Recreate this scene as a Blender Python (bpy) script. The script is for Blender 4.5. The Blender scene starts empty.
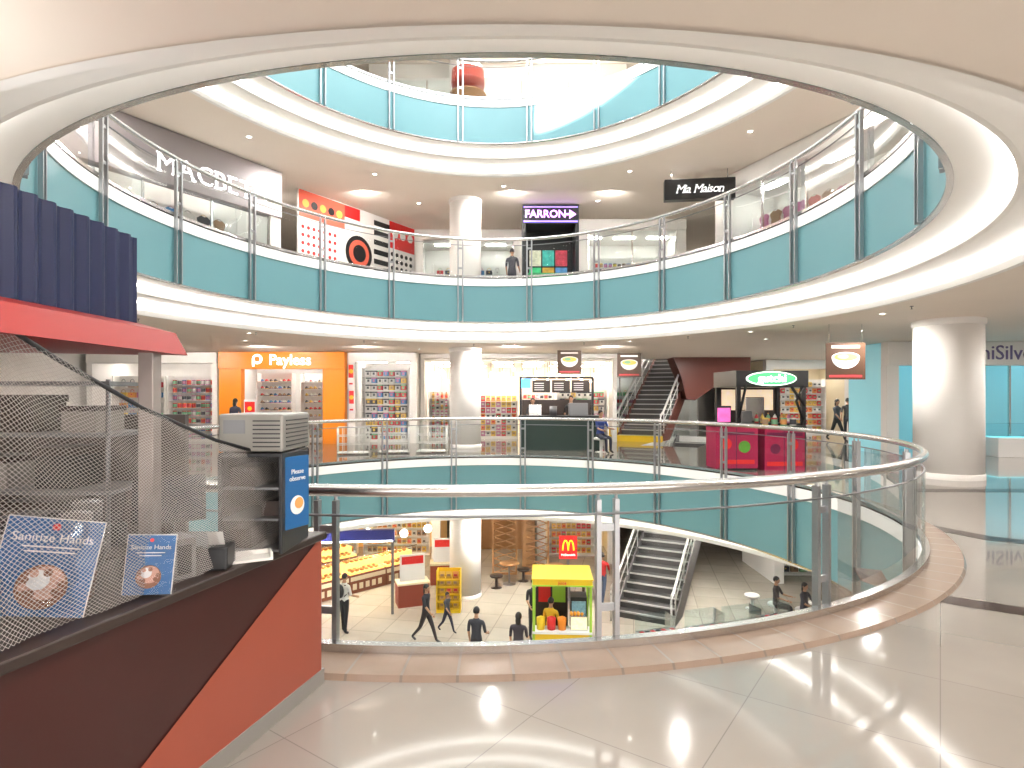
import bpy, bmesh, math, random
from mathutils import Vector, Matrix, geometry
random.seed(4)
SC = bpy.context.scene
COL = SC.collection
pi = math.pi
SC.view_settings.view_transform = 'Standard'

# ------------------------------------------------------------------ materials
MATS = {}
def mat(name, col, rough=0.5, metal=0.0, emit=0.0, noise=0.0, nscale=8.0, ecol=None, bump=0.0, coat=0.0):
    if name in MATS: return MATS[name]
    m = bpy.data.materials.new(name); m.use_nodes = True
    nt = m.node_tree; b = nt.nodes['Principled BSDF']
    c = (col[0], col[1], col[2], 1)
    b.inputs['Base Color'].default_value = c
    b.inputs['Roughness'].default_value = rough
    b.inputs['Metallic'].default_value = metal
    b.inputs['Coat Weight'].default_value = coat
    if emit > 0:
        e = ecol or col
        b.inputs['Emission Color'].default_value = (e[0], e[1], e[2], 1)
        b.inputs['Emission Strength'].default_value = emit
    if noise > 0 or bump > 0:
        tc = nt.nodes.new('ShaderNodeTexCoord')
        n = nt.nodes.new('ShaderNodeTexNoise'); n.inputs['Scale'].default_value = nscale
        n.inputs['Detail'].default_value = 4
        nt.links.new(tc.outputs['Object'], n.inputs['Vector'])
        if noise > 0:
            r = nt.nodes.new('ShaderNodeMix'); r.data_type = 'RGBA'
            r.inputs[6].default_value = tuple(x*(1-noise) for x in c[:3])+(1,)
            r.inputs[7].default_value = tuple(min(1, x*(1+noise)) for x in c[:3])+(1,)
            nt.links.new(n.outputs['Fac'], r.inputs[0])
            nt.links.new(r.outputs[2], b.inputs['Base Color'])
        if bump > 0:
            bp = nt.nodes.new('ShaderNodeBump'); bp.inputs['Strength'].default_value = bump
            nt.links.new(n.outputs['Fac'], bp.inputs['Height'])
            nt.links.new(bp.outputs['Normal'], b.inputs['Normal'])
    MATS[name] = m
    return m

def glassmat(name, tint, blend=0.25, rough=0.02, k=1.0):
    if name in MATS: return MATS[name]
    m = bpy.data.materials.new(name); m.use_nodes = True
    nt = m.node_tree; nt.nodes.clear()
    o = nt.nodes.new('ShaderNodeOutputMaterial')
    t = nt.nodes.new('ShaderNodeBsdfTransparent'); t.inputs[0].default_value = tint+(1,)
    g = nt.nodes.new('ShaderNodeBsdfGlossy'); g.inputs['Roughness'].default_value = rough
    lw = nt.nodes.new('ShaderNodeLayerWeight'); lw.inputs[0].default_value = blend
    mu = nt.nodes.new('ShaderNodeMath'); mu.operation='MULTIPLY'; mu.inputs[1].default_value=k
    mx = nt.nodes.new('ShaderNodeMixShader')
    nt.links.new(lw.outputs['Fresnel'], mu.inputs[0]); nt.links.new(mu.outputs[0], mx.inputs[0])
    nt.links.new(t.outputs[0], mx.inputs[1]); nt.links.new(g.outputs[0], mx.inputs[2])
    nt.links.new(mx.outputs[0], o.inputs[0])
    MATS[name] = m
    return m

def tilemat(name, c1, c2, grout, size=0.6, rot=0.5, rough=0.12, gw=0.008, coat=0):
    m = bpy.data.materials.new(name); m.use_nodes = True
    nt = m.node_tree; b = nt.nodes['Principled BSDF']
    tc = nt.nodes.new('ShaderNodeTexCoord'); mp = nt.nodes.new('ShaderNodeMapping')
    mp.inputs['Rotation'].default_value = (0, 0, rot)
    br = nt.nodes.new('ShaderNodeTexBrick')
    br.offset = 0.0; br.squash = 1.0
    br.inputs['Color1'].default_value = c1+(1,); br.inputs['Color2'].default_value = c2+(1,)
    br.inputs['Mortar'].default_value = grout+(1,)
    br.inputs['Scale'].default_value = 1.0
    br.inputs['Mortar Size'].default_value = gw
    br.inputs['Brick Width'].default_value = size; br.inputs['Row Height'].default_value = size
    nz = nt.nodes.new('ShaderNodeTexNoise'); nz.inputs['Scale'].default_value = 1.5; nz.inputs['Detail'].default_value = 6
    mx = nt.nodes.new('ShaderNodeMix'); mx.data_type = 'RGBA'; mx.blend_type = 'MULTIPLY'
    mx.inputs[0].default_value = 0.25
    nt.links.new(tc.outputs['Object'], mp.inputs[0]); nt.links.new(mp.outputs[0], br.inputs['Vector'])
    nt.links.new(tc.outputs['Object'], nz.inputs['Vector'])
    nt.links.new(br.outputs['Color'], mx.inputs[6]); nt.links.new(nz.outputs['Fac'], mx.inputs[7])
    nt.links.new(mx.outputs[2], b.inputs['Base Color'])
    b.inputs['Roughness'].default_value = rough
    b.inputs['Coat Weight'].default_value = coat; b.inputs['Coat Roughness'].default_value = .04
    MATS[name] = m
    return m

WHITE = mat('white_plaster', (.86,.83,.80), .6, noise=.03, nscale=2)
CEIL = mat('beige_ceiling', (.88,.79,.70), .6, noise=.03, nscale=1)
SOFF = mat('soffit_white', (.92,.90,.87), .5)
TEAL = mat('teal_fascia', (.13,.285,.305), .40, noise=.08, nscale=.7)
STEEL = mat('brushed_steel', (.62,.61,.60), .24, 1.0, noise=.08, nscale=30)
DSTEEL = mat('dark_steel', (.22,.22,.23), .35, .8)
BLACK = mat('black_plastic', (.012,.012,.014), .35)
DARK = mat('dark_brown', (.035,.022,.018), .4)
CURB = mat('curb_tile', (.28,.20,.15), .2, noise=.12, nscale=5)
CJOINT = mat('curb_joint', (.16,.12,.09), .5)
FLOOR2 = tilemat('floor_tile', (.30,.262,.225), (.285,.25,.215), (.20,.175,.155), 0.9, .62, .10, .003, .8)
FLOOR1 = tilemat('ground_tile', (.50,.45,.38), (.44,.39,.33), (.32,.28,.24), 1.0, .2, .15, .012)
FLOORX = tilemat('upper_tile', (.55,.5,.44), (.53,.48,.42), (.4,.36,.3), .8, .4, .2)
GLASS = glassmat('clear_glass', (.94,.97,.96), .15, .02, .45)
SGLASS = glassmat('shop_glass', (.90,.97,.98), .22, .02, .8)
COVE = mat('cove_glow', (1,.98,.95), .5, emit=7)
PANEL = mat('panel_glow', (1,.95,.88), .5, emit=30)
LAMP = mat('lamp_glow', (1,.96,.88), .5, emit=9)
WARM = mat('warm_glow', (1,.80,.5), .5, emit=26)
ORANGE = mat('shop_orange', (.85,.25,.012), .4)
WTEXT = mat('white_letters', (1,1,1), .5, emit=1.3)
WPAPER = mat('white_paper', (.8,.8,.8), .5)
MAROON = mat('maroon_panel', (.045,.010,.008), .35, noise=.12, nscale=3)
RORANGE = mat('red_orange_panel', (.32,.070,.040), .4, noise=.08, nscale=4)
GREY = mat('grey_base', (.25,.23,.21), .4)
BLUE = mat('navy_corrugated', (.004,.011,.062), .5, noise=.1)
RED = mat('red_canopy', (.31,.012,.010), .45)
SIGNBLUE = mat('sign_blue', (.014,.11,.30), .35)
BROWN = mat('brown_cladding', (.12,.03,.02), .4)
CYAN = mat('cyan_glow', (.25,.85,.95), .4, emit=1.0)
GREEN = mat('green_glow', (.05,.8,.12), .4, emit=2.0)
PINK = mat('crimson_panel', (.36,.012,.065), .35)
YELLOW = mat('yellow_paint', (.85,.56,.02), .4)
LGREEN = mat('lime_paint', (.35,.6,.05), .4)
REDP = mat('red_paint', (.7,.02,.02), .4)
WOOD = mat('warm_wood', (.32,.16,.06), .45, noise=.2, nscale=6)
CREAM = mat('cream_wall', (.8,.7,.52), .5)
SKINM = mat('skin_tone', (.42,.23,.14), .5)
HAIR = mat('black_hair', (.012,.009,.008), .4)
PAL = [mat('goods_%d'%i, c, .45) for i, c in enumerate([
    (.75,.73,.7),(.06,.06,.07),(.62,.05,.06),(.08,.25,.5),(.75,.5,.1),(.2,.45,.25),(.55,.2,.35),(.4,.25,.15),(.8,.35,.1)])]
Rx=Matrix.Rotation(pi/2,4,'X')

# ------------------------------------------------------------------ mesh builder
class MB:
    def __init__(s,merge=True): s.v=[]; s.f=[]; s.m=[]; s.s=[]; s.merge=merge
    def add(s, vs, fs, m=0, sm=False, M=None):
        o=len(s.v)
        for v in vs:
            v=Vector(v); s.v.append(M@v if M is not None else v)
        for f in fs:
            s.f.append([i+o for i in f]); s.m.append(m); s.s.append(sm)
        return s
    def box(s,x0,x1,y0,y1,z0,z1,m=0,M=None):
        vs=[(x0,y0,z0),(x1,y0,z0),(x1,y1,z0),(x0,y1,z0),(x0,y0,z1),(x1,y0,z1),(x1,y1,z1),(x0,y1,z1)]
        return s.add(vs,[(0,3,2,1),(4,5,6,7),(0,1,5,4),(1,2,6,5),(2,3,7,6),(3,0,4,7)],m,False,M)
    def cyl(s,c,r,h,n=20,m=0,r2=None,M=None):
        r2=r if r2 is None else r2
        vs=[(c[0]+r*math.cos(2*pi*i/n),c[1]+r*math.sin(2*pi*i/n),c[2]) for i in range(n)]
        vs+=[(c[0]+r2*math.cos(2*pi*i/n),c[1]+r2*math.sin(2*pi*i/n),c[2]+h) for i in range(n)]
        s.add(vs,[(i,(i+1)%n,n+(i+1)%n,n+i) for i in range(n)],m,True,M)
        o=len(s.v)-2*n
        s.f.append([o+i for i in range(n)][::-1]); s.m.append(m); s.s.append(False)
        s.f.append([o+n+i for i in range(n)]); s.m.append(m); s.s.append(False)
        return s
    def lathe(s,prof,n=20,m=0,M=None,c=(0,0,0)):
        vs=[]; fs=[]
        for r,z in prof:
            for i in range(n): vs.append((c[0]+r*math.cos(2*pi*i/n),c[1]+r*math.sin(2*pi*i/n),c[2]+z))
        for k in range(len(prof)-1):
            for i in range(n): fs.append((k*n+i,k*n+(i+1)%n,(k+1)*n+(i+1)%n,(k+1)*n+i))
        return s.add(vs,fs,m,True,M)
    def prism(s,poly,z0,z1,m=0,M=None):
        n=len(poly)
        vs=[(p[0],p[1],z0) for p in poly]+[(p[0],p[1],z1) for p in poly]
        fs=[tuple(range(n))[::-1],tuple(range(n,2*n))]+[(i,(i+1)%n,n+(i+1)%n,n+i) for i in range(n)]
        return s.add(vs,fs,m,False,M)
    def tube(s,pts,r,n=8,m=0,closed=False,M=None):
        pts=[Vector(p) for p in pts]; N=len(pts)
        rs=r if isinstance(r,(list,tuple)) else [r]*N
        vs=[];fs=[]
        for i,p in enumerate(pts):
            a=pts[(i-1)%N] if (closed or i>0) else p
            b=pts[(i+1)%N] if (closed or i<N-1) else p
            d=(b-a).normalized()
            up=Vector((0,0,1)) if abs(d.z)<.9 else Vector((0,1,0))
            u=d.cross(up).normalized(); w=u.cross(d)
            for k in range(n):
                t=2*pi*k/n
                vs.append(p+(u*math.cos(t)+w*math.sin(t))*rs[i])
        R=N if closed else N-1
        for i in range(R):
            j=(i+1)%N
            for k in range(n):
                fs.append((i*n+k,i*n+(k+1)%n,j*n+(k+1)%n,j*n+k))
        if not closed:
            fs.append(tuple(range(n))[::-1]); fs.append(tuple((N-1)*n+k for k in range(n)))
        return s.add(vs,fs,m,True,M)
    def ball(s,c,r,m=0,nu=14,nv=9,M=None):
        if not isinstance(r,(tuple,list)): r=(r,r,r)
        vs=[];fs=[]
        for j in range(nv+1):
            ph=pi*j/nv
            for i in range(nu):
                th=2*pi*i/nu
                vs.append((c[0]+r[0]*math.sin(ph)*math.cos(th),c[1]+r[1]*math.sin(ph)*math.sin(th),c[2]+r[2]*math.cos(ph)))
        for j in range(nv):
            for i in range(nu):
                fs.append((j*nu+i,j*nu+(i+1)%nu,(j+1)*nu+(i+1)%nu,(j+1)*nu+i))
        return s.add(vs,fs,m,True,M)
    def mesh(s,name,mats):
        me=bpy.data.meshes.new(name)
        me.from_pydata([tuple(v) for v in s.v],[],s.f)
        for m in mats: me.materials.append(m)
        for p,mi,sm in zip(me.polygons,s.m,s.s):
            p.material_index=mi; p.use_smooth=sm
        bm=bmesh.new(); bm.from_mesh(me)
        if s.merge: bmesh.ops.remove_doubles(bm,verts=bm.verts,dist=1e-5)
        bmesh.ops.recalc_face_normals(bm,faces=bm.faces)
        bm.to_mesh(me); bm.free()
        return me

def tag(o,label=None,cat=None,group=None,kind=None):
    if label: o['label']=label
    if cat: o['category']=cat
    if group: o['group']=group
    if kind: o['kind']=kind
    return o
def put(name,data,parent=None,loc=(0,0,0),rot=(0,0,0),**k):
    o=bpy.data.objects.new(name,data); COL.objects.link(o)
    o.location=loc; o.rotation_euler=rot
    if parent is not None: o.parent=parent
    return tag(o,**k)
def mk(name,mb,mats,parent=None,loc=(0,0,0),rot=(0,0,0),bevel=0,**k):
    if not isinstance(mats,(list,tuple)): mats=[mats]
    o=put(name,mb.mesh(name,mats),parent,loc,rot,**k)
    if bevel:
        b=o.modifiers.new('bevel','BEVEL'); b.width=bevel; b.segments=2; b.limit_method='ANGLE'
    return o
def empty(name,loc=(0,0,0),rotz=0,**k):
    o=put(name,None,None,loc,(0,0,rotz),**k); o.empty_display_size=.2
    return o
def textmesh(s,size,ext,align,shear,bold):
    cu=bpy.data.curves.new('t','FONT'); cu.body=s; cu.size=size; cu.extrude=ext; cu.align_x=align; cu.align_y='CENTER' if align=='CENTER' else 'BOTTOM_BASELINE'
    cu.shear=shear; cu.resolution_u=3; cu.offset=bold
    t=bpy.data.objects.new('t',cu); COL.objects.link(t)
    bpy.context.view_layer.update()
    me=bpy.data.meshes.new_from_object(t.evaluated_get(bpy.context.evaluated_depsgraph_get()))
    bpy.data.objects.remove(t)
    return me
def text(s,parent,loc,size,m,rot=(pi/2,0,0),ext=.01,name='sign_lettering',align='CENTER',sx=1.0,shear=0,bold=0):
    me=textmesh(s,size,ext,align,shear,bold)
    me.materials.clear(); me.materials.append(m)
    o=put(name,me,parent,loc,rot); o.scale=(sx,1,1)
    return o
def seriftext(s,parent,loc,size,m,ext=.012,gap=.07,shear=0):
    """letters with slab serifs added on their stems"""
    x=0; mb=MB(merge=False); w_=size*.085; t_=size*.035; H_=0
    ser={'M':[(0,0),(1,0),(0,1),(1,1)],'A':[(0,0),(1,0)],'C':[],'B':[(0,0),(0,1)],'E':[(0,0),(0,1)],'T':[(.5,0)],'H':[(0,0),(1,0),(0,1),(1,1)],
         'i':[(.5,0)],'n':[(0,0),(1,0),(0,1)],'a':[(1,0)]}
    for ch in s:
        if ch==' ': x+=size*.28; continue
        me=textmesh(ch,size,ext,'LEFT',0,-.004)
        xs=[v.co.x for v in me.vertices]; ys=[v.co.y for v in me.vertices]; x0,x1,y0,y1=min(xs),max(xs),min(ys),max(ys)
        H_=max(H_,y1-y0)
        mb.add([(v.co.x-x0+x,v.co.y-max(0,y0),v.co.z) for v in me.vertices],[tuple(p.vertices) for p in me.polygons])
        W=x1-x0; Ht=y1-y0
        for fx,fy in ser.get(ch,[]):
            cx_=x+ (w_*.45 if fx==0 else W-w_*.45 if fx==1 else W/2); cy_=0 if fy==0 else Ht-t_
            mb.box(cx_-w_,cx_+w_,cy_,cy_+t_,-ext*1.05,ext*1.05)
        x+=W+gap*size*1.6
    for v in mb.v: v.x+=v.y*shear-x/2; v.y-=H_/2
    me=mb.mesh('letters',[m])
    return put('sign_lettering',me,parent,loc,(pi/2,0,0))

# ------------------------------------------------------------------ atrium curves
ND=1440
class Curve:
    def __init__(s,cx,cy,a,k,b,nar=1,skew=0):
        s.p=(cx,cy,a,k,b); s.nar=nar; s.sk=skew
        P=[s.raw(2*pi*i/ND) for i in range(ND)]
        s.L=[0]
        for i in range(ND):
            q=P[i]; r=P[(i+1)%ND]; s.L.append(s.L[-1]+math.hypot(r[0]-q[0],r[1]-q[1]))
        s.T=s.L[-1]
    def raw(s,t):
        cx,cy,a,k,b=s.p
        sn=math.sin(t); nr=max(0,-sn)**2
        return (cx+s.sk*nr+(a-k*sn)*math.cos(t), cy+b*sn)
    def __call__(s,u,off=0):
        L=(u%1)*s.T; lo,hi=0,ND
        while hi-lo>1:
            m=(lo+hi)//2
            if s.L[m]<=L: lo=m
            else: hi=m
        t=2*pi*(lo+(L-s.L[lo])/(s.L[lo+1]-s.L[lo]))/ND
        a=s.raw(t-.002); b=s.raw(t+.002); dx,dy=b[0]-a[0],b[1]-a[1]; l=math.hypot(dx,dy)
        p=s.raw(t)
        if off>.1:
            k=min(1,max(0,(1+math.sin(t))/1.1)); off*=s.nar+(1-s.nar)*k
        return p[0]+dy/l*off, p[1]-dx/l*off, math.atan2(dy,dx)
    def loop(s,off,n=160): return [s(i/n,off)[:2] for i in range(n)]
C0=Curve(-.48,10.39,5.97,.42,6.41)
C1=Curve(-.48,10.19,5.80,.38,6.61,.78,.45)
def CU(z0): return C0 if z0==0 else C1
BOT=lambda z0: 1.42 if z0==0 else 1.2
CEI=lambda z0: 1.95 if z0==0 else 1.66
def sweep(c,prof,n=240,m=0,mb=None):
    mb=mb or MB(merge=False)
    k=len(prof)
    for j in range(k-1):
        vs=[]
        for i in range(n):
            for off,z in (prof[j],prof[j+1]):
                x,y,_=c(i/n,off); vs.append((x,y,z))
        fs=[(i*2,((i+1)%n)*2,((i+1)%n)*2+1,i*2+1) for i in range(n)]
        mb.add(vs,fs,m,True)
    return mb
def plate(name,z,loops,m,x0=-16,x1=22,y0=-5,y1=38):
    outer=[Vector((x0,y0,0)),Vector((x1,y0,0)),Vector((x1,y1,0)),Vector((x0,y1,0))]
    ls=[outer]+[[Vector((p[0],p[1],0)) for p in l] for l in loops]
    tris=geometry.tessellate_polygon(ls)
    flat=[v for l in ls for v in l]
    mb=MB(); mb.add([(v.x,v.y,z) for v in flat],[tuple(t) for t in tris])
    return mk(name,mb,m,kind='structure')

ED=Vector((.47,.883)).normalized(); EN=Vector((ED.y,-ED.x))
LO=Vector((3.95,17.9)); UP=Vector((5.0,23.4))
def eshole(o,s0,s1,w):
    return [tuple(o+ED*s0+EN*w),tuple(o+ED*s1+EN*w),tuple(o+ED*s1-EN*w),tuple(o+ED*s0-EN*w)]
hl=eshole(LO,3.0,8.6,.98); hu=eshole(UP,3.0,8.6,.98)
ZC0=-1.95+0.0; ZC1=3.34; ZC2=8.34; ZC3=13.34

plate('floor',-5,[],FLOOR1)
plate('ceiling',ZC0,[C0.loop(1.25),hl],CEIL)
plate('floor',0,[C0.loop(0),hl],FLOOR2)
plate('ceiling',ZC1,[C1.loop(1.25),hu],CEIL)
plate('floor',5,[C1.loop(0),hu],FLOORX)
plate('ceiling',ZC2,[C1.loop(1.25)],CEIL)
plate('floor',10,[C1.loop(0)],FLOORX)
plate('ceiling',ZC3,[C1.loop(1.25)],CEIL)
sky=[(.7,5.0),(3.6,5.0),(3.6,15),(.7,15)]  # unseen roof opening, shaped to confine the sun patch to the top-floor fascia
plate('ceiling',15,[sky],WHITE)
for hole,z0,z1 in ((hl,ZC0,0),(hu,ZC1,5)):
    mb=MB()
    for i in range(4):
        a=hole[i];b=hole[(i+1)%4]
        mb.add([(a[0],a[1],z0),(b[0],b[1],z0),(b[0],b[1],z1),(a[0],a[1],z1)],[(0,1,2,3)])
    mk('trim_%d'%(60+int(z1)),mb,WHITE,kind='structure')
for nm,b in (('wall_left',(-16.2,-16,-5,38)),('wall_right',(22,22.2,-5,38)),('wall_back',(-16,22,38,38.2)),('wall_front',(-16,22,-5.2,-5))):
    mb=MB(); mb.box(b[0],b[1],b[2],b[3],-5,15); mk(nm,mb,WHITE,kind='structure')

tn=1
def trim(mb,m):
    global tn
    o=mk('trim_%d'%tn,mb,m,kind='structure'); tn+=1
    return o
for z0 in (0,5,10,15):
    c=CU(z0); b=BOT(z0); ce=CEI(z0)
    trim(sweep(c,[(.0,z0),(-.03,z0),(-.03,z0-.2),(0,z0-.2)]),SOFF)
    trim(sweep(c,[(0,z0-.2),(-.01,z0-.2),(-.01,z0-b),(0,z0-b)]),TEAL if z0<15 else SOFF)
    trim(sweep(c,[(-.02,z0-b+.01),(-.04,z0-b),(-.04,z0-b-.03),(.02,z0-b-.035)]),STEEL)
    trim(sweep(c,[(.02,z0-b-.03),(.60,z0-b-.03),(.60,z0-b-.15),(.56,z0-b-.17),(.56,z0-b-.20),(.62,z0-b-.21),(1.27,z0-b-.20)]),SOFF)
    trim(sweep(c,[(1.27,z0-b-.20),(1.27,z0-ce+.10),(1.21,z0-ce+.08),(1.21,z0-ce-.02),(1.3,z0-ce-.02)]),SOFF)
mb=MB(merge=False)
NT=120
for i in range(NT):
    u0=i/NT; u1=(i+1)/NT; g=.0002
    for a,b,m in ((u0+g,u1-g,0),(u1-g,u1+g,1)):
        nn=4 if m==0 else 1
        for k in range(nn):
            ua=a+(b-a)*k/nn; ub=a+(b-a)*(k+1)/nn
            for (o0,z_0),(o1,z_1) in (((0,.035),(.34,.035)),((.34,.035),(.36,.0))):
                p,q,r,s_=C0(ua,o0),C0(ub,o0),C0(ub,o1),C0(ua,o1)
                mb.add([(p[0],p[1],z_0),(q[0],q[1],z_0),(r[0],r[1],z_1),(s_[0],s_[1],z_1)],[(0,1,2,3)],m)
mk('trim_%d'%tn,mb,[CURB,CJOINT],kind='structure'); tn+=1
STRIP=mat('dark_inlay',(.035,.02,.018),.12)
def band(pts,w):
    mb=MB(); P=[Vector(p) for p in pts]; L=[];R=[]
    for i,p in enumerate(P):
        d=(P[min(i+1,len(P)-1)]-P[max(i-1,0)]).normalized(); n=Vector((-d.y,d.x))*w/2
        L.append(p+n); R.append(p-n)
    vs=[(p.x,p.y,.003) for p in L+R]; n=len(L)
    mb.add(vs,[(i,i+1,n+i+1,n+i) for i in range(n-1)]); trim(mb,STRIP)
band([(3.55,6.0),(3.38,5.6),(3.45,5.3),(3.75,5.05),(4.2,4.75),(5.5,4.05),(9,2.6)],.24)
band([(5.45,8.4),(5.5,7.95),(5.8,7.3),(7,6.4),(10,5.0)],.28)
band([(7.2,11.0),(20,10.8)],.35)

for z0 in (0,5,10):
    c=CU(z0)
    nseg=20
    for s in range(nseg):
        a=s/nseg+.0006; b=(s+1)/nseg-.0006
        for of_,dz in ((1.16,.245),(.50,.075)):
            pts=[c(a+(b-a)*i/10,of_) for i in range(11)]
            mb=MB(); mb.tube([(p[0],p[1],z0-BOT(z0)-dz) for p in pts],.026,6)
            mk('cove_light',mb,COVE,label='slim white cove light tube in the curved ceiling step',cat='light',group='cove lights of level %d'%(z0//5+1))

# ------------------------------------------------------------------ railings
NP=20
lab={0:'curved glass railing with a round brushed steel handrail on tiled curb',
     5:'curved glass balustrade with steel posts above teal fascia on upper floor',
     10:'curved glass balustrade with steel posts on the top floor'}
for z0 in (0,5,10):
    c=CU(z0)
    best=min(range(2000),key=lambda i: abs(c(i/2000)[0]-.66)+(50 if c(i/2000)[1]>6 else 0))/2000
    R=empty('glass_railing',(0,0,z0),label=lab[z0],cat='railing')
    h=c.loop(.0,240)
    mb=MB(); mb.tube([(p[0],p[1],1.1) for p in h],.042,12,closed=True); mk('handrail',mb,STEEL,R)
    mb=MB(); mb.tube([(p[0],p[1],.93) for p in h],.009,6,closed=True); mk('glass_top_rail',mb,DSTEEL,R)
    mb=sweep(c,[(-.02,.035),(-.02,.09),(.05,.09),(.05,.035)]); mk('bottom_channel',mb,STEEL,R)
    pm=MB()
    for sx in (-.065,.065):
        pm.box(sx-.016,sx+.016,-.028,.028,-BOT(z0),1.02)
        pm.cyl((sx,0,1.0),.012,.06,8)
    for zz in (.25,.8): pm.box(-.065,.065,-.012,.012,zz,zz+.05)
    pmesh=pm.mesh('post',[mat('satin_steel',(.42,.42,.43),.35,.9)])
    for i in range(NP):
        u=best+i/NP
        x,y,a=c(u,-.06)
        put('post',pmesh,R,(x,y,0),(0,0,a))
        w=.10/c.T
        pts=[c(u+w+(1/NP-2*w)*k/8,.01) for k in range(9)]
        mb=MB(); mb.add([(p[0],p[1],.08) for p in pts]+[(p[0],p[1],.93) for p in pts],[(k,k+1,10+k,9+k) for k in range(8)],0,True)
        mk('glass_panel',mb,GLASS,R)

# ------------------------------------------------------------------ columns
def column(x,y,z0,r,lab):
    h=3.05 if z0==-5 else 3.34
    mb=MB(); mb.cyl((0,0,0),r,h,48); mb.lathe([(r+.015,0),(r+.015,.12),(r,.125)],48); mb.lathe([(r,h-.13),(r+.03,h-.11),(r+.03,h)],48)
    mk('round_column',mb,WHITE,None,(x,y,z0),label=lab,cat='column')
for z0 in (-5,0,5,10):
    column(-1.58,20.3,z0,.53,'white plastered round column behind the glass railing')
column(9.3,12.8,0,.63,'wide white round column standing on the tiled floor')
column(9.3,12.8,5,.63,'wide white round column on the upper floor')
column(-11.5,10,0,.6,'wide white round column by the shops')

# ------------------------------------------------------------------ goods
def shoe_mb():
    mb=MB()
    prof=[(-.13,.035,.03),(-.1,.04,.09),(-.05,.04,.10),(0,.038,.075),(.06,.042,.05),(.11,.036,.04),(.135,.02,.02)]
    vs=[];fs=[]
    for x,w,h in prof:
        for k in range(8):
            t=2*pi*k/8
            vs.append((w*math.cos(t),x,.012+h/2+h/2*math.sin(t)))
    for i in range(len(prof)-1):
        for k in range(8): fs.append((i*8+k,i*8+(k+1)%8,(i+1)*8+(k+1)%8,(i+1)*8+k))
    fs+= [tuple(range(8)),tuple(48+k for k in range(8))]
    mb.add(vs,fs,0,True); mb.prism([(-.04,-.13),(.04,-.13),(.045,.08),(.02,.145),(-.02,.145),(-.045,.08)],0,.02,1)
    return mb
def carton_mb():
    mb=MB(); mb.box(-.09,.09,-.12,.12,0,.15,0); mb.box(-.094,.094,-.124,.124,.15,.20,1); mb.box(-.04,.04,-.126,-.124,.04,.13,1); return mb
def bottle_mb():
    mb=MB(); mb.lathe([(0,0),(.05,0),(.05,.15),(.03,.19),(.016,.205),(.016,.23)],10,0); mb.cyl((0,0,.225),.02,.03,10,1); mb.lathe([(.051,.04),(.051,.12)],10,1); return mb
def bag_mb():
    mb=MB(); mb.prism([(-.13,-.06),(.13,-.06),(.13,.06),(-.13,.06)],0,.2,0)
    mb.tube([(-.07,0,.19),(-.06,0,.28),(0,0,.32),(.06,0,.28),(.07,0,.19)],.01,6,1); mb.box(-.02,.02,-.066,-.06,.1,.15,1); return mb
def cloth_mb():
    mb=MB()
    mb.add([(-.09,-.02,.5),(-.2,-.02,.42),(-.17,-.02,.3),(-.13,-.03,.36),(-.15,-.04,0),(.15,-.04,0),(.13,-.03,.36),(.17,-.02,.3),(.2,-.02,.42),(.09,-.02,.5),(0,-.02,.47),
            (-.09,.03,.5),(-.2,.02,.42),(-.17,.02,.3),(-.13,.03,.36),(-.15,.05,0),(.15,.05,0),(.13,.03,.36),(.17,.02,.3),(.2,.02,.42),(.09,.03,.5),(0,.03,.47)],
           [tuple(range(11)),tuple(range(11,22))[::-1]]+[(i,(i+1)%11,11+(i+1)%11,11+i) for i in range(11)],0)
    mb.tube([(-.1,0,.49),(0,0,.54),(.1,0,.49)],.006,5,1); return mb
def packet_mb():
    mb=MB(); vs=[]
    rows=[(0,.095,.012),(.02,.09,.01),(.06,.085,.045),(.13,.085,.05),(.2,.09,.01),(.22,.095,.006)]
    for z,w,d in rows: vs+=[(-w,-d,z),(w,-d,z),(w,d,z),(-w,d,z)]
    fs=[(i*4+k,i*4+(k+1)%4,(i+1)*4+(k+1)%4,(i+1)*4+k) for i in range(5) for k in range(4)]+[(0,1,2,3),(20,21,22,23)]
    mb.add(vs,fs,0,False); mb.box(-.05,.05,-.056,-.05,.08,.15,1); return mb
def tin_mb():
    mb=MB(); mb.lathe([(0,0),(.07,0),(.075,.008),(.07,.016),(.07,.17),(.075,.178),(.07,.185),(0,.182)],12,0); mb.lathe([(.072,.03),(.072,.15)],12,1); return mb
KINDS={'shoe':(shoe_mb,'shoe','small shoe displayed on a shop shelf','shoe',.17),
       'shoe_box':(carton_mb,'cardboard_box','lidded cardboard box on a shop shelf','box',.22),
       'packet':(packet_mb,'snack_packet','sealed plastic packet with label on shop shelf','packet',.21),
       'tin':(tin_mb,'storage_tin','round tin with a coloured band on shelf','tin',.18),
       'bottle':(bottle_mb,'bottle','capped bottle on a lit shop shelf','bottle',.17),
       'handbag':(bag_mb,'handbag','small handbag on a shop shelf','bag',.34),
       'garment':(cloth_mb,'hanging_shirt','short-sleeved garment hanging in a shop','clothes',.46)}
PROTO={}
for k,(f,*_) in KINDS.items():
    PROTO[k]=[f().mesh(k,[p,PAL[(i+3)%9] if i!=0 else PAL[1]]) for i,p in enumerate(PAL)]
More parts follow.
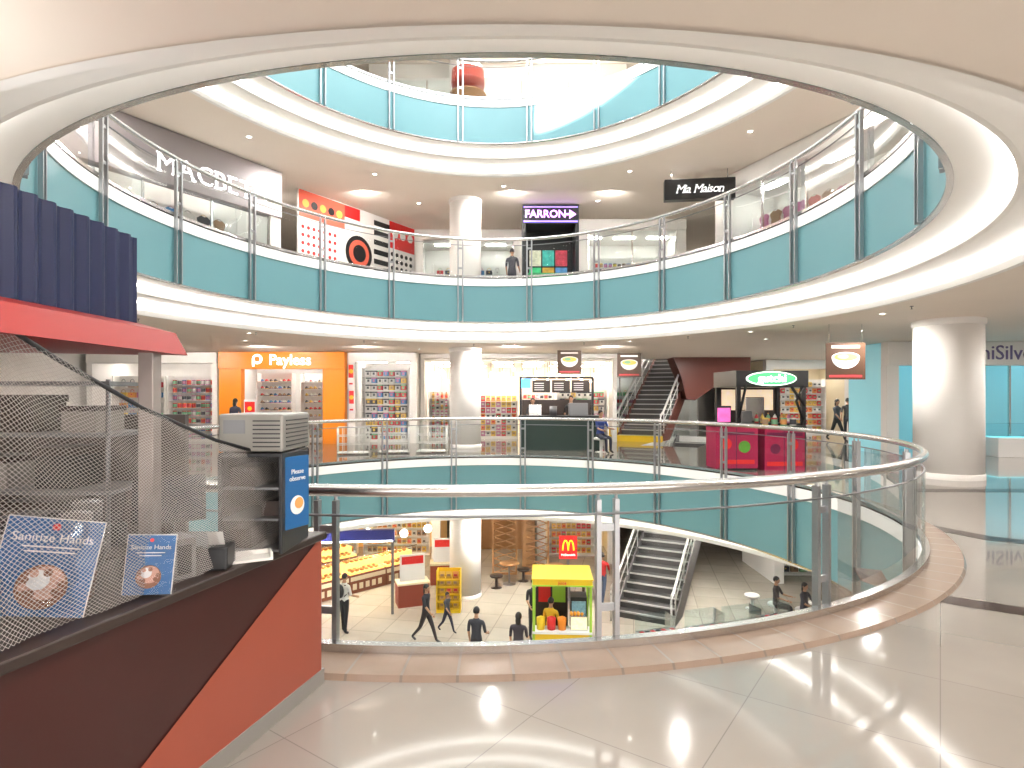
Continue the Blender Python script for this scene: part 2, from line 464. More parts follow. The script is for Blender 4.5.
def shelf_unit(M,w,h,rows,kind,grp,frame=WHITE,colors=None,back=None,d=.4):
    e=bpy.data.objects.new('display_shelf',None); COL.objects.link(e); e.matrix_world=M; e.empty_display_size=.2
    tag(e,'tall lit display shelf holding %s'%grp,'shelf',group='display shelves with '+grp)
    b=MB(); b.box(0,w,d-.02,d,0,h); mk('back_panel',b,back or frame,e)
    b=MB(); b.box(0,.03,0,d-.02,0,h); mk('side_frame',b,frame,e)
    b=MB(); b.box(w-.03,w,0,d-.02,0,h); mk('side_frame',b,frame,e)
    b=MB(); b.box(.03,w-.03,0,d-.02,0,.1); mk('plinth',b,frame,e)
    kn,lb,ct,st=KINDS[kind][1:]
    zs=[.1+(h-.15)*i/rows for i in range(rows)]
    sb=MB(); sb.box(.03,w-.03,.02,d-.02,-.02,0); sm=sb.mesh('shelf_board',[frame])
    for z in zs:
        if z>.15 and kind!='garment': put('shelf_board',sm,e,(0,0,z))
        cnt=int((w-.12)/st)
        for i in range(cnt):
            c=random.choice(colors or range(9))
            o=put(kn,PROTO[kind][c],None,label=lb,cat=ct,group=grp)
            x=.06+st/2+(w-.12-st*cnt)/2+i*st
            o.matrix_world=M@Matrix.Translation((x,d/2-.02,z+.001))@Matrix.Rotation(random.uniform(-.1,.1),4,'Z')
    return e

def shopfront(loc,rotz,w,h,depth,label,fascia=WHITE,fh=.55,pier=WHITE,pw=.35,glass=False,wallm=WHITE,sign=None,ssize=.35,stext=WTEXT,goods=None,lights=2,sgnx=None,sgnz=None,shear=0,sx=1,bold=0,backm=None,glow=PANEL,ceilm=WHITE,serif=False):
    e=empty('shopfront',loc,rotz,label=label,cat='shop')
    mb=MB(); mb.box(0,pw,0,.3,0,h-fh); mk('pier',mb,pier,e)
    mb=MB(); mb.box(w-pw,w,0,.3,0,h-fh); mk('pier',mb,pier,e)
    mb=MB(); mb.box(0,w,-.06,.3,h-fh,h-.005); fa=mk('fascia',mb,fascia,e,bevel=.01)
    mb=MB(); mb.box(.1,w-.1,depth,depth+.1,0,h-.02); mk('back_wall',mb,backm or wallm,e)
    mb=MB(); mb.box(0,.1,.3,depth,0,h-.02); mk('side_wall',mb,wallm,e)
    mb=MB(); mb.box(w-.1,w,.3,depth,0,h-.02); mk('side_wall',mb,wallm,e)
    mb=MB(); mb.box(.1,w-.1,.3,depth,h-.25,h-.2); mk('shop_ceiling',mb,ceilm,e)
    for i in range(lights):  # glowing ceiling panels added to brighten the shop interior
        for r in range(2 if depth>3.5 else 1):
            mb=MB(); x=w*(i+.5)/lights; y=.3+(depth-.3)*(r+.5)/(2 if depth>3.5 else 1)
            mb.box(x-.4,x+.4,y-.12,y+.12,h-.29,h-.25); mk('fill_panel',mb,glow,e)
    if glass:
        n=max(1,int(w/1.6)); g=(w-2*pw)/n
        for i in range(n):
            if n>2 and i==n//2: continue
            mb=MB(); mb.add([(pw+g*i,.1,.05),(pw+g*(i+1),.1,.05),(pw+g*(i+1),.1,h-fh),(pw+g*i,.1,h-fh)],[(0,1,2,3)]); mk('glass_pane',mb,SGLASS,e)
        for i in range(n+1):
            mb=MB(); x=pw+g*i; mb.box(x-.025,x+.025,.07,.13,0,h-fh); mk('mullion',mb,STEEL,e)
    sl=((w/2 if sgnx is None else sgnx),-.075,(h-fh/2) if sgnz is None else sgnz)
    if sign and serif: seriftext(sign,fa,sl,ssize,stext)
    elif sign: text(sign,fa,sl,ssize,stext,shear=shear,sx=sx,bold=bold)
    M=Matrix.Translation(loc)@Matrix.Rotation(rotz,4,'Z')
    if goods:
        for (gx,gy,gw,gh,rows,kind,cols,grp) in goods:
            shelf_unit(M@Matrix.Translation((gx,gy,.0)),gw,gh,rows,kind,grp,colors=cols)
    return e

H=3.33
# --- our level
shopfront((-15.6,22,0),0,4.8,H,3.2,'white shop with bright shelves of colourful goods',fh=.4,pw=.2,lights=3,goods=[(.4,.8,2.0,2.5,6,'handbag',None,'handbags in the accessories shop'),(2.5,.8,2.0,2.5,8,'tin',[0,2,3,8,6],'tins in the accessories shop')])
p=shopfront((-10.6,21.7,0),0,4.55,H,3.0,'orange portal shoe shop with white lettering',fascia=ORANGE,fh=.62,pier=ORANGE,pw=.8,sign='Payless',ssize=.54,sgnx=2.6,bold=.008,lights=3,goods=[(.85,1.2,1.35,2.6,9,'shoe',[1,1,7,0,3,2],'shoes on the shoe shop shelves'),(2.3,1.8,1.45,2.6,9,'shoe',[1,7,2,0,4],'shoes on the shoe shop shelves')])
mb=MB(); mb.cyl((0,0,0),.18,.02,24); mb.cyl((0,0,.02),.10,.012,24,1); mb.box(-.18,-.11,-.27,0,0,.02)
mk('logo_emblem',mb,[WTEXT,ORANGE],p,(1.42,-.07,H-.27),(pi/2,0,0))
shopfront((-6.0,22,0),0,2.5,H,3.2,'white-piered shop with racks of small goods',fh=.35,pw=.25,goods=[(.35,.5,1.8,2.8,10,'shoe_box',[2,0,0,1,4,3],'cartons by the shop entrance')],lights=2)
for (px_,pz) in ((-5.98,1.1),(-9.65,.7),(-6.0,2.05)):
    e=empty('wall_poster',(px_,21.6 if px_<-7 else 21.92,pz),label='red and white promotional poster on shop pier',cat='poster')
    w_=.23 if px_>-7 else .42
    mb=MB(); mb.box(0,w_,0,.02,0,.9,0); mk('poster_board',mb,WPAPER,e)
    mb=MB(); mb.box(.03,w_-.03,-.005,0,.35,.82,0); mb.cyl((w_/2,.58,.006),.08,.004,20,1,M=Rx); mb.box(.05,w_-.05,-.005,0,.1,.16,0); mk('printed_area',mb,[REDP,YELLOW],e)
shopfront((-3.45,22.6,0),0,7.4,H,5.5,'wide bright beauty store with many pendant bulbs',fh=.18,pw=.15,lights=6,backm=mat('glowing_store_back',(.9,.72,.52),.5,emit=.45),ceilm=WHITE,  # back wall glows by itself, warm store light put into its material
   goods=[(.2,.7,1.7,1.9,8,'bottle',[0,2,6,8,4],'bottles on beauty shelves'),(2.1,1.6,1.6,1.8,7,'packet',[4,2,6,8,0],'packets on beauty shelves'),(3.8,3.0,1.5,1.9,7,'tin',[0,2,6,8,0],'tins on beauty shelves'),(5.2,.9,2.0,2.0,7,'shoe_box',[0,2,4,6,0],'cartons on beauty shelves')])
pb=MB(); pb.ball((0,0,0),.055,0,10,6); pmesh=pb.mesh('bulb',[mat('warm_bulb',(1,.85,.6),.5,emit=12)])
cb=MB(); cb.tube([(0,0,.05),(0,0,.5)],.006,5); cmesh=cb.mesh('cord',[BLACK])
for i in range(16):
    for j in range(5):
        x=-3.2+i*.46+random.uniform(-.1,.1); y=23.2+j*.4; z=2.58+random.uniform(-.35,.2)
        e=put('pendant_lamp',None,None,(x,y,z),label='small round glowing pendant bulb on black cord',cat='lamp',group='pendant bulbs of the beauty store')
        put('bulb',pmesh,e); c=put('cord',cmesh,e); c.scale=(1,1,(3.08-z)/.5)
mb=MB(); mb.box(3.97,4.09,28.3,38,0,ZC1); mk('wall_partition',mb,WHITE,kind='structure')
shopfront((4.3,34,0),0,6.6,H,2.5,'distant white shop with glass front',glass=True,goods=[(1,1,2,2.2,5,'handbag',None,'handbags in the distant shop')])
shopfront((11.2,26.5,0),0,4.0,H,3,'bright shop with white fascia and warm shelves',fascia=WHITE,fh=.4,wallm=CREAM,glow=PANEL,goods=[(.5,1.2,2.8,2.5,8,'packet',[8,4,2,0],'packets in the warm shop')])
shopfront((15.3,26.5,0),0,5.0,H,3,'bright shop with red fascia',fascia=REDP,fh=.5,goods=[(.5,1.2,3.6,2.3,6,'handbag',None,'handbags in the red shop')])
s=shopfront((11.0,17.6,0),0,9.0,H,2.0,'jewellery shop with cyan lit glass front',glass=True,fh=.70,wallm=mat('glowing_cyan_wall',(.35,.75,.85),.4,emit=.2),sign='UniSilver',ssize=.60,stext=mat('violet_letters',(.18,.15,.3),.4),sgnx=3.35,lights=4,  # cyan light of the shop put into the wall colour and emission
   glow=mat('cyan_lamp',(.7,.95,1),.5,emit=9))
for i in range(4):
    e=empty('display_counter',(11.7+i*2.0,16.9,0),0,label='low glass jewellery counter glowing cyan',cat='counter',group='cyan jewellery counters')
    mb=MB(); mb.box(0,1.6,0,.5,0,.55); mk('base',mb,WHITE,e,bevel=.01)
    mb=MB(); mb.box(.02,1.58,.02,.48,.55,.58); mk('lit_bed',mb,CYAN,e)
    mb=MB(); mb.box(0,1.6,0,.5,.585,.95); mk('glass_case',mb,SGLASS,e)
shopfront((-13.6,9.0,0),pi/2,6,H,2.2,'side shop with glass front and garments',glass=True,goods=[(.6,.8,4.5,2.3,4,'garment',None,'garments in the side shop')])
# --- upper level
def U(dx,dy): return math.atan2(dy,dx)
BTEXT=mat('bright_letters',(1,1,1),.5,emit=2.2)
shopfront((-9.9,12.6,5),U(2.9,4.9),6.0,H,2.0,'upper shop with white serif lettering and glass front',glass=True,fh=1.35,sign='MACBETH',ssize=.68,sgnx=3.95,sgnz=H-.86,serif=True,stext=BTEXT,fascia=mat('grey_fascia',(.30,.27,.28),.5),goods=[(.6,.9,4.6,1.9,3,'garment',[1,3,0,7],'garments in the upper shop')],lights=3)
e=empty('pattern_hoarding',(-6.75,19.0,5),U(2.9,4.7),label='temporary hoarding with bold red white and black pattern',cat='hoarding')
mb=MB(); mb.box(0,5.5,0,.1,0,H); mk('board',mb,mat('hoarding_white',(.85,.82,.8),.5),e)
mb=MB()
def hb(x0,x1,z0,z1,k,l=0): mb.box(x0,x1,-.012-.006*l,0,z0,z1,k)
hb(0,1.9,2.45,3.3,2); hb(0,.9,.0,.9,0); hb(1.9,2.6,2.9,3.3,0)
for a in range(7):
    for b in range(5): mb.cyl((.15+a*.22,1.1+b*.26,0),.06,.012,10,0,M=Rx)
for a in range(5): mb.cyl((.25+a*.35,2.9,.012),.13,.014,14,1 if a%2 else 3,M=Rx)
mb.cyl((2.55,1.75,.012),.62,.014,32,1,M=Rx); mb.cyl((2.55,1.75,.026),.47,.012,32,2,M=Rx); mb.cyl((2.55,1.75,.038),.3,.012,32,1,M=Rx)
for a in range(6): hb(3.3,4.1,1.2+a*.35,1.38+a*.35,1)
hb(4.1,5.5,2.3,3.3,0); hb(3.3,4.4,0,1.0,0); hb(4.4,5.5,0,1.1,1)
for a in range(5):
    for b in range(4): mb.cyl((4.25+a*.26,1.3+b*.26,0),.08,.012,10,1,M=Rx)
for a in range(4): hb(4.5+a*.26,4.62+a*.26,.1,1.0,4,1)
for a in range(3): mb.cyl((4.4+a*.42,2.85,.012),.15,.014,16,4,M=Rx)
mk('pattern',mb,[REDP,BLACK,mat('coral',(.75,.13,.08),.4),PAL[4],PAL[0]],e)
shopfront((-3.9,23.8,5),0,4.3,H,2.5,'upper shop with plain white front',glass=True,fh=.4,goods=[(.6,1,3,2.2,5,'handbag',None,'handbags in the upper shop')])
fa=empty('lit_kiosk_portal',(.35,20.6,5),0,label='black shop portal with violet lit lettering',cat='shop')
mb=MB(); mb.box(0,1.95,0,1.2,2.65,3.3); sg=mk('sign_box',mb,BLACK,fa,bevel=.01)
for a in (0,1.83):
    mb=MB(); mb.box(a,a+.12,0,1.2,0,2.65); mk('frame_side',mb,BLACK,fa)
mb=MB(); mb.box(0.12,1.83,1.1,1.2,0,2.65); mk('back_panel',mb,BLACK,fa)
cl=[(.05,.5,.2),(.8,.35,.05),(.1,.3,.7),(.6,.55,.4),(.05,.4,.35),(.5,.05,.08)]
for i in range(6):
    mb=MB(); x=.28+(i%3)*.47; z=.8+(i//3)*.62; mb.box(x,x+.42,1.04,1.09,z,z+.56); mk('lit_picture',mb,mat('pic_%d'%i,cl[i],.3,emit=.35,noise=.95,nscale=7),fa)
mb=MB(); mb.box(.2,1.75,.2,.6,0,1.0); mk('counter',mb,mat('green_counter',(.05,.3,.12),.4),fa)
VG=mat('violet_glow',(.75,.35,1),.4,emit=3.0)
text('FARRON',sg,(.80,-.015,2.97),.36,VG,bold=.004)
mb=MB(); mb.box(1.47,1.66,-.02,0,2.94,3.0); mb.add([(1.62,-.02,2.82),(1.85,-.02,2.97),(1.62,-.02,3.12),(1.62,0,2.82),(1.85,0,2.97),(1.62,0,3.12)],[(0,1,2),(5,4,3),(0,3,4,1),(1,4,5,2),(2,5,3,0)]); mk('arrow_mark',mb,VG,sg)
mb=MB(); mb.box(.05,1.9,-.012,0,2.70,2.75); mb.box(.05,1.9,-.012,0,3.2,3.24); mk('sign_border',mb,mat('blue_glow',(.3,.2,1),.4,emit=2),sg)
shopfront((2.5,22.4,5),0,4.0,H,3,'upper white shop with glass front and spotlights',glass=True,fh=.4,goods=[(.6,1,2.6,2.2,5,'tin',None,'tins in the upper white shop')],lights=3)
mm=empty('hanging_sign',(5.45,17.4,7.45),-.12,label='black hanging sign box with white italic serif lettering',cat='sign')
mb=MB(); mb.box(-1.0,1.0,0,.25,0,.6); sg=mk('sign_box',mb,BLACK,mm,bevel=.01)
seriftext('Mia Maison',sg,(0,-.015,.3),.34,WTEXT,shear=.25,gap=.03)
for sx in (-.8,.8):
    mb=MB(); mb.tube([(sx,.12,.6),(sx,.12,.89)],.012,6); mk('hanger_rod',mb,STEEL,mm)
shopfront((6.3,18.6,5),U(2.4,-6.4),6.8,H,2.2,'upper glass fronted dress shop with white frames',glass=True,fh=.5,lights=3,goods=[(.6,.9,5.2,2.3,4,'garment',[2,6,6,0,7],'dresses in the upper glass shop')])
# --- top level
shopfront((-5,21,10),0,9,H,2.5,'top floor shop with glass front',glass=True,fh=.5,lights=3)
st=empty('round_stall',(-1.35,18.4,10),0,label='small round stall with red header on top floor',cat='stall')
mb=MB(); mb.lathe([(0,0),(.5,0),(.5,.9),(.56,.92),(.56,.96),(0,.96)],28); mk('counter',mb,WOOD,st)
mb=MB(); mb.tube([(0,.0,.96),(0,0,1.4)],.04,8); mk('pole',mb,STEEL,st)
mb=MB(); mb.lathe([(0,1.2),(.5,1.2),(.5,1.3),(.52,1.32),(.5,1.34),(.5,1.65),(0,1.65)],28); mk('header',mb,mat('brick_red',(.35,.05,.03),.4),st)
# --- ground level
H1=3.03
shopfront((-15.6,24.6,-5),0,5.6,H1,3,'ground floor shop with warm lighting',fascia=CREAM,wallm=CREAM,glow=WARM,goods=[(.6,1.2,4,2.3,6,'handbag',None,'bags in the ground shop')])
NAVY=mat('deep_violet_blue',(.03,.035,.22),.4)
bk=shopfront((-9.9,24.2,-5),0,7.0,H1,2.6,'warm lit bakery with blue header',fascia=NAVY,fh=.75,wallm=mat('glowing_bakery_wall',(.85,.5,.16),.5,emit=.3),glow=WARM,lights=4,  # bakery walls emit a little, warm light put into their colour
   goods=[(.5,1.2,2.8,2.2,6,'packet',[4,8,7,0],'packed breads in the bakery'),(3.6,1.2,2.8,2.2,6,'packet',[4,8,7,0],'packed breads in the bakery')])
mw=shopfront((-2.3,23.4,-5),0,3.2,H1,3.0,'brown timber fronted restaurant entrance',fascia=WOOD,pier=WOOD,pw=.5,wallm=WOOD,glow=WARM,fh=.9)
for xx in (-.75,.45):
    e=empty('lattice_screen',(xx,22.6,-5),0,label='tall honey coloured timber lattice screen',cat='screen',group='timber lattice screens')
    mb=MB(); mb.box(0,.95,0,.05,0,.08); mb.box(0,.95,0,.05,2.5,2.6); mb.box(0,.07,0,.05,.08,2.5); mb.box(.88,.95,0,.05,.08,2.5); mk('frame',mb,WOOD,e)
    mb=MB()
    for i in range(9):
        z=.08+i*.265
        mb.tube([(.07,.025,z),(.88,.025,z+.265)],.022,4); mb.tube([(.07,.025,z+.265),(.88,.025,z)],.022,4)
    mk('lattice',mb,WOOD,e)
shopfront((1.0,24.0,-5),0,3.2,H1,3,'fast food restaurant front with cream walls',fascia=mat('food_red',(.6,.03,.02),.4),fh=.6,wallm=CREAM,glow=WARM,goods=[(.5,1.2,2,2.2,6,'packet',[2,4,8],'packets in the restaurant')])
ms=empty('restaurant_sign',(2.05,21.9,-5),0,label='red restaurant sign board with golden arches',cat='sign')
mb=MB(); mb.box(-.33,.33,0,.12,.78,1.62); sg=mk('sign_board',mb,mat('sign_red',(.65,.02,.02),.3,emit=.5),ms,bevel=.01)
mb=MB(); mb.box(-.05,.05,.02,.1,0.04,.78); mb.box(-.3,.3,-.1,.25,0,.04); mk('stand',mb,DSTEEL,ms)
mb=MB()
for c in (-.10,.10):
    mb.tube([(c+.10*math.cos(t),-.02,1.1+.36*math.sin(t)) for t in [pi*i/14 for i in range(15)]],.026,8)
mk('arches_emblem',mb,mat('golden',(1,.65,.02),.3,emit=1.5),sg)
text("McDonald's",sg,(0,-.01,.93),.11,WTEXT)
shopfront((9.4,21.5,-5),0,5.3,H1,3,'ground floor boutique with glass front',glass=True,goods=[(.6,1,2.0,2.2,5,'handbag',None,'handbags in the ground boutique'),(2.8,1,2.0,2.2,6,'tin',None,'tins in the ground boutique')])
shopfront((14.8,19.5,-5),0,6.5,H1,3,'ground floor shop with white front',glass=True)

# ------------------------------------------------------------------ stair flights
NOSE=mat('step_edge',(.50,.49,.48),.4,.3); STEPM=mat('step_dark',(.075,.07,.07),.5)
def stairs(o,z0,label,clad,curb,w):
    ang=math.atan2(ED.y,ED.x)-pi/2
    e=empty('staircase',(o.x,o.y,z0),ang,label=label,cat='stairs')
    run=8.4
    def side(mb,x0,x1,pr):
        n=len(pr)
        vs=[(x0,p[0],p[1]) for p in pr]+[(x1,p[0],p[1]) for p in pr]
        mb.add(vs,[tuple(range(n)),tuple(range(n,2*n))[::-1]]+[(i,(i+1)%n,n+(i+1)%n,n+i) for i in range(n)],0)
    pr=[(-.08,.0),(-.08,.06),(0,.24),(run-.2,5.06),(run+.2,5.06),(run+.2,4.2),(run+.05,4.2),(.95,0)]
    mb=MB(); side(mb,w+.01,w+.06,pr); mk('stringer',mb,clad,e)
    mb=MB(); side(mb,-w-.06,-w-.01,pr); mk('stringer',mb,clad,e)
    mb=MB(); side(mb,-w-.01,w+.01,[(1.0,.02),(run+.05,4.22),(run+.2,4.22),(run+.2,4.4),(run,4.4),(.7,.06)]); mk('soffit_cladding',mb,clad,e)
    N=25; r=5/N; t=run/N
    sb=MB(); sb.box(-w,w,0,t+.03,-.05,0,0); sb.box(-w,w,.02,.04,-r,-.05,0); sb.box(-w,w,-.012,.06,-.035,.004,1)
    sm=sb.mesh('step',[STEPM,NOSE])
    for i in range(N-1): put('step',sm,e,(0,i*t,r+i*r))
    RAILM=mat('bright_rail',(.75,.75,.74),.3,.6)
    for x in (-1,1):
        X=x*(w+.035); sl=4.82/(run-.2)
        def zt(yy): return .24+yy*sl
        mb=MB(); mb.add([(X,0,zt(0)+.05),(X,run-.2,zt(run-.2)+.05),(X,run-.2,zt(run-.2)+.72),(X,0,zt(0)+.72)],[(0,1,2,3)]); mk('glass_balustrade',mb,GLASS,e)
        mb=MB(); mb.tube([(X,-.45,.78),(X,-.35,1.0),(X,0,zt(0)+.88),(X,run-.2,zt(run-.2)+.88),(X,run+.6,zt(run-.2)+.98)],.042,8); mk('handrail',mb,RAILM,e)
        mb=MB(); mb.tube([(X,0,zt(0)+.45),(X,run-.2,zt(run-.2)+.45)],.018,6); mk('mid_rail',mb,RAILM,e)
        mb=MB(); mb.tube([(X,-.40,0),(X,-.42,.9)],.03,8); mk('newel_post',mb,RAILM,e)
        for i in range(8):
            yy=.1+i*1.13; mb=MB(); mb.tube([(X,yy,zt(yy)-.05),(X,yy,zt(yy)+.88)],.02,6); mk('baluster',mb,RAILM,e)
    if curb:
        mb=MB(); mb.box(-w-.14,w+.14,-.75,-.5,0,.22); mk('yellow_edging',mb,YELLOW,e)
        mb=MB(); mb.box(-w-.24,-w-.1,-.5,.8,0,.45); mk('yellow_edging',mb,YELLOW,e)
    return e
stairs(LO,-5,'wide dark staircase with steel rails rising from ground floor',mat('stringer_grey',(.16,.15,.15),.4,.4),False,.86)
stairs(UP,0,'wide dark staircase with brown cladding and yellow edged base',BROWN,True,.86)
mb=MB(merge=False)
prf=[(6.7,ZC1),(9.9,ZC1),(9.9,2.75),(8.9,2.45),(7.6,1.55),(7.25,1.6),(7.0,2.6)]
mb.add([(a,24.9,z) for a,z in prf]+[(a,26.0,z) for a,z in prf],[tuple(range(7)),tuple(range(7,14))[::-1]]+[(i,(i+1)%7,7+(i+1)%7,7+i) for i in range(7)])
trim(mb,BROWN)

# ------------------------------------------------------------------ mid-level kiosks
k=empty('drinks_kiosk',(6.3,14.9,0),.05,label='black framed drinks kiosk with glowing green oval sign',cat='kiosk')
for x in (-.7,.95):
    for y in (0,1.3):
        mb=MB(); mb.box(x-.05,x+.05,y-.05,y+.05,0,2.0); mk('frame_post',mb,BLACK,k)
mb=MB(); mb.box(-.78,1.05,-.08,1.38,1.95,2.36); hd=mk('header',mb,BLACK,k,bevel=.01)
for pts_ in ([(.95,-.05,1.1),(.75,-.05,1.6),(.95,-.05,2.0)],[(.95,-.05,.2),(.8,-.05,.7),(.95,-.05,1.2)],[(-.7,-.05,1.2),(-.52,-.05,2.0)],[(.95,-.05,1.5),(.6,-.05,2.0)]):
    mb=MB(); mb.tube(pts_,.035,6); mk('angular_brace',mb,BLACK,k)
mb=MB(); mb.box(-.64,.89,.0,.5,0,1.0,0); mb.box(-.65,.9,-.05,.55,1.0,1.05,1); mk('counter',mb,[mat('plum',(.16,.01,.06),.4),BLACK],k)
mb=MB(); mb.box(-.65,.9,1.28,1.34,.1,1.95,0); mk('back_panel',mb,DARK,k)
mb=MB(); mb.box(-.6,.8,1.24,1.28,1.35,1.9); mk('menu_board',mb,mat('menu_glow',(.75,.55,.38),.4,emit=1.0,noise=.8,nscale=7),k)
mb=MB(); n=36
mb.add([(.6*math.cos(2*pi*i/n)+.1,-.13,2.16+.15*math.sin(2*pi*i/n)) for i in range(n)]+[(.6*math.cos(2*pi*i/n)+.1,-.08,2.16+.15*math.sin(2*pi*i/n)) for i in range(n)],[tuple(range(n)),tuple(range(n,2*n))[::-1]]+[(i,(i+1)%n,n+(i+1)%n,n+i) for i in range(n)],0)
mb.add([(.64*math.cos(2*pi*i/n)+.1,-.10,2.16+.18*math.sin(2*pi*i/n)) for i in range(n)]+[(.64*math.cos(2*pi*i/n)+.1,-.081,2.16+.18*math.sin(2*pi*i/n)) for i in range(n)],[tuple(range(n)),tuple(range(n,2*n))[::-1]]+[(i,(i+1)%n,n+(i+1)%n,n+i) for i in range(n)],1)
ov=mk('oval_sign',mb,[GREEN,WTEXT],hd)
text('gutchi',ov,(.1,-.14,2.16),.27,WTEXT,sx=1.1,bold=.006)
mb=MB(); mb.box(-.1,.4,.9,1.2,1.05,1.7); mk('drink_machine',mb,STEEL,k,bevel=.01)
mb=MB(); mb.box(-.5,-.25,.2,.4,1.05,1.35); mk('cup_dispenser',mb,DSTEEL,k,bevel=.01)
for i,(a,hh_) in enumerate(((-.15,.2),(.0,.3),(.15,.22),(.32,.34),(.5,.25),(.68,.3))):
    put('bottle',PROTO['bottle'][[2,4,5,0,8,6][i]],None,(6.3+a,15.1+.05*a,1.05),label='coloured syrup bottle on the drinks kiosk counter',cat='bottle',group='syrup bottles on the drinks kiosk')
LEAF=mat('leaf_green',(.1,.3,.03),.4); PLUM2=mat('plum2',(.14,.01,.05),.4)
pc=empty('promotional_counter',(4.72,13.9,0),.05,label='magenta promotional counter beside the drinks kiosk',cat='counter')
mb=MB(); mb.box(0,1.0,0,.6,.05,1.02,0); mb.box(-.03,1.03,-.03,.63,1.02,1.07,1); mb.box(.02,.98,.02,.58,0,.05,1); mk('body',mb,[PINK,BLACK],pc)
mb=MB(); mb.cyl((.25,.62,0),.13,.006,20,0,M=Rx); mb.cyl((.68,.55,0),.14,.006,20,1,M=Rx); mb.box(.08,.92,-.006,0,.15,.25,0); mb.box(.08,.92,-.006,0,.82,.9,2); mb.box(.48,.5,-.006,0,0.05,1.0,2); mk('graphics',mb,[REDP,LEAF,PLUM2],pc)
mb=MB(); mb.box(.1,.45,.2,.25,1.07,1.5,0); mb.box(.12,.43,.195,.2,1.12,1.45,1); mk('screen',mb,[BLACK,mat('pink_screen',(.8,.12,.4),.3,emit=.8,noise=.6,nscale=9)],pc)
pc2=empty('promotional_counter',(5.88,13.95,0),.05,label='second magenta counter with red fruit pictures at kiosk',cat='counter')
mb=MB(); mb.box(0,.95,0,.5,0,.98,0); mb.box(-.03,.98,-.03,.53,.98,1.03,1); mk('body',mb,[PINK,BLACK],pc2)
mb=MB(); mb.cyl((.25,.5,0),.12,.006,20,1,M=Rx); mb.cyl((.66,.6,0),.14,.006,20,0,M=Rx); mb.box(.05,.9,-.006,0,.8,.88,1); mb.box(.45,.47,-.006,0,0,.98,1); mb.box(.05,.9,-.006,0,.1,.2,0); mk('graphics',mb,[REDP,PLUM2],pc2)
for i in range(4): put('storage_tin',PROTO['tin'][[4,2,5,0][i]],None,(5.98+i*.22,14.18,1.03),label='small tin standing on the magenta counter',cat='tin',group='tins on the magenta counter')
fk=empty('snack_stall',(.25,19.2,0),0,label='dark green snack stall with overhead menu boards',cat='stall')
mb=MB(); mb.box(0,2.6,0,.7,0,1.05,0); mb.box(-.04,2.64,-.04,.74,1.05,1.1,1); mk('counter',mb,[mat('bottle_green',(.015,.035,.028),.4),BLACK],fk)
for x in (.05,2.55):
    mb=MB(); mb.box(x-.04,x+.04,1.6,1.68,0,2.4); mk('frame_post',mb,BLACK,fk)
mb=MB(); mb.box(.09,2.51,1.6,1.68,2.33,2.4); mk('frame_beam',mb,BLACK,fk)
mb=MB(); mb.box(.1,2.5,1.62,1.66,.0,1.6); mk('back_screen',mb,DARK,fk)
for i in range(3):
    mb=MB(); mb.box(.45+i*.68,1.07+i*.68,1.5,1.56,1.85,2.28,0); mb.box(.48+i*.68,1.04+i*.68,1.49,1.5,1.88,2.25,1)
    for j in range(4): mb.box(.52+i*.68,.85+i*.68,1.485,1.49,1.93+j*.075,1.955+j*.075,2)
    mk('menu_board',mb,[BLACK,DARK,WPAPER],fk)
mb=MB(); mb.box(.08,.4,1.45,1.5,2.0,2.32); mk('lit_panel',mb,mat('azure_glow',(.05,.4,1),.3,emit=2.5),fk)
mb=MB(); mb.box(.3,.7,.2,.55,1.1,1.45); mk('oven',mb,STEEL,fk)
mb=MB(); mb.cyl((1.1,.4,1.1),.12,.3,16); mk('urn',mb,DSTEEL,fk)
mb=MB(); mb.box(1.6,2.2,.15,.55,1.1,1.5); mk('warmer',mb,DSTEEL,fk)
for (x,y,z,ry,n_) in ((7.45,13.4,2.1,-.1,1),(2.0,20.9,2.5,0,0),(4.1,21,2.4,0,0)):
    e=empty('hanging_poster',(x,y,z),ry,label='hanging dark food poster with a bowl of noodles',cat='poster',group='hanging food posters')
    mb=MB(); mb.box(-.42,.42,0,.02,0,.82,0); pb_=mk('poster_board',mb,mat('poster_brown',(.07,.035,.02),.4),e)
    mb=MB()
    mb.add([(.30*math.cos(pi+pi*i/16),-.006,.50+.26*math.sin(pi+pi*i/16)) for i in range(17)],[tuple(range(17))],0)
    mb.add([(.30*math.cos(2*pi*i/28),-.009,.50+.11*math.sin(2*pi*i/28)) for i in range(28)],[tuple(range(28))],0)
    mb.add([(.25*math.cos(2*pi*i/28),-.012,.50+.085*math.sin(2*pi*i/28)) for i in range(28)],[tuple(range(28))],1)
    mb.add([(.12*math.cos(2*pi*i/20)-.06,-.015,.51+.05*math.sin(2*pi*i/20)) for i in range(20)],[tuple(range(20))],2)
    mb.box(-.35,.35,-.004,0,.05,.10,3); mb.box(-.3,.3,-.004,0,.70,.76,0); mk('printed_bowl',mb,[PAL[0],PAL[4],PAL[5],PAL[2]],pb_)
    for s_ in (-.35,.35):
        mb=MB(); mb.tube([(s_,.01,.82),(s_,.01,ZC1-z)],.006,5); mk('hanging_wire',mb,STEEL,e)
wb=MB()
for z in (.05,.3,.55,.8): wb.tube([(0,0,z),(.9,0,z),(.9,.6,z),(0,.6,z)],.012,5,closed=True)
for a in range(7):
    for b in (0,.6): wb.tube([(a*.15,b,.0),(a*.15,b,.8)],.009,5)
for b in range(1,4):
    for a in (0,.9): wb.tube([(a,b*.15,.0),(a,b*.15,.8)],.009,5)
wb.box(.01,.89,.01,.59,.05,.07)
wbm=wb.mesh('wire_bin',[PAL[0]])
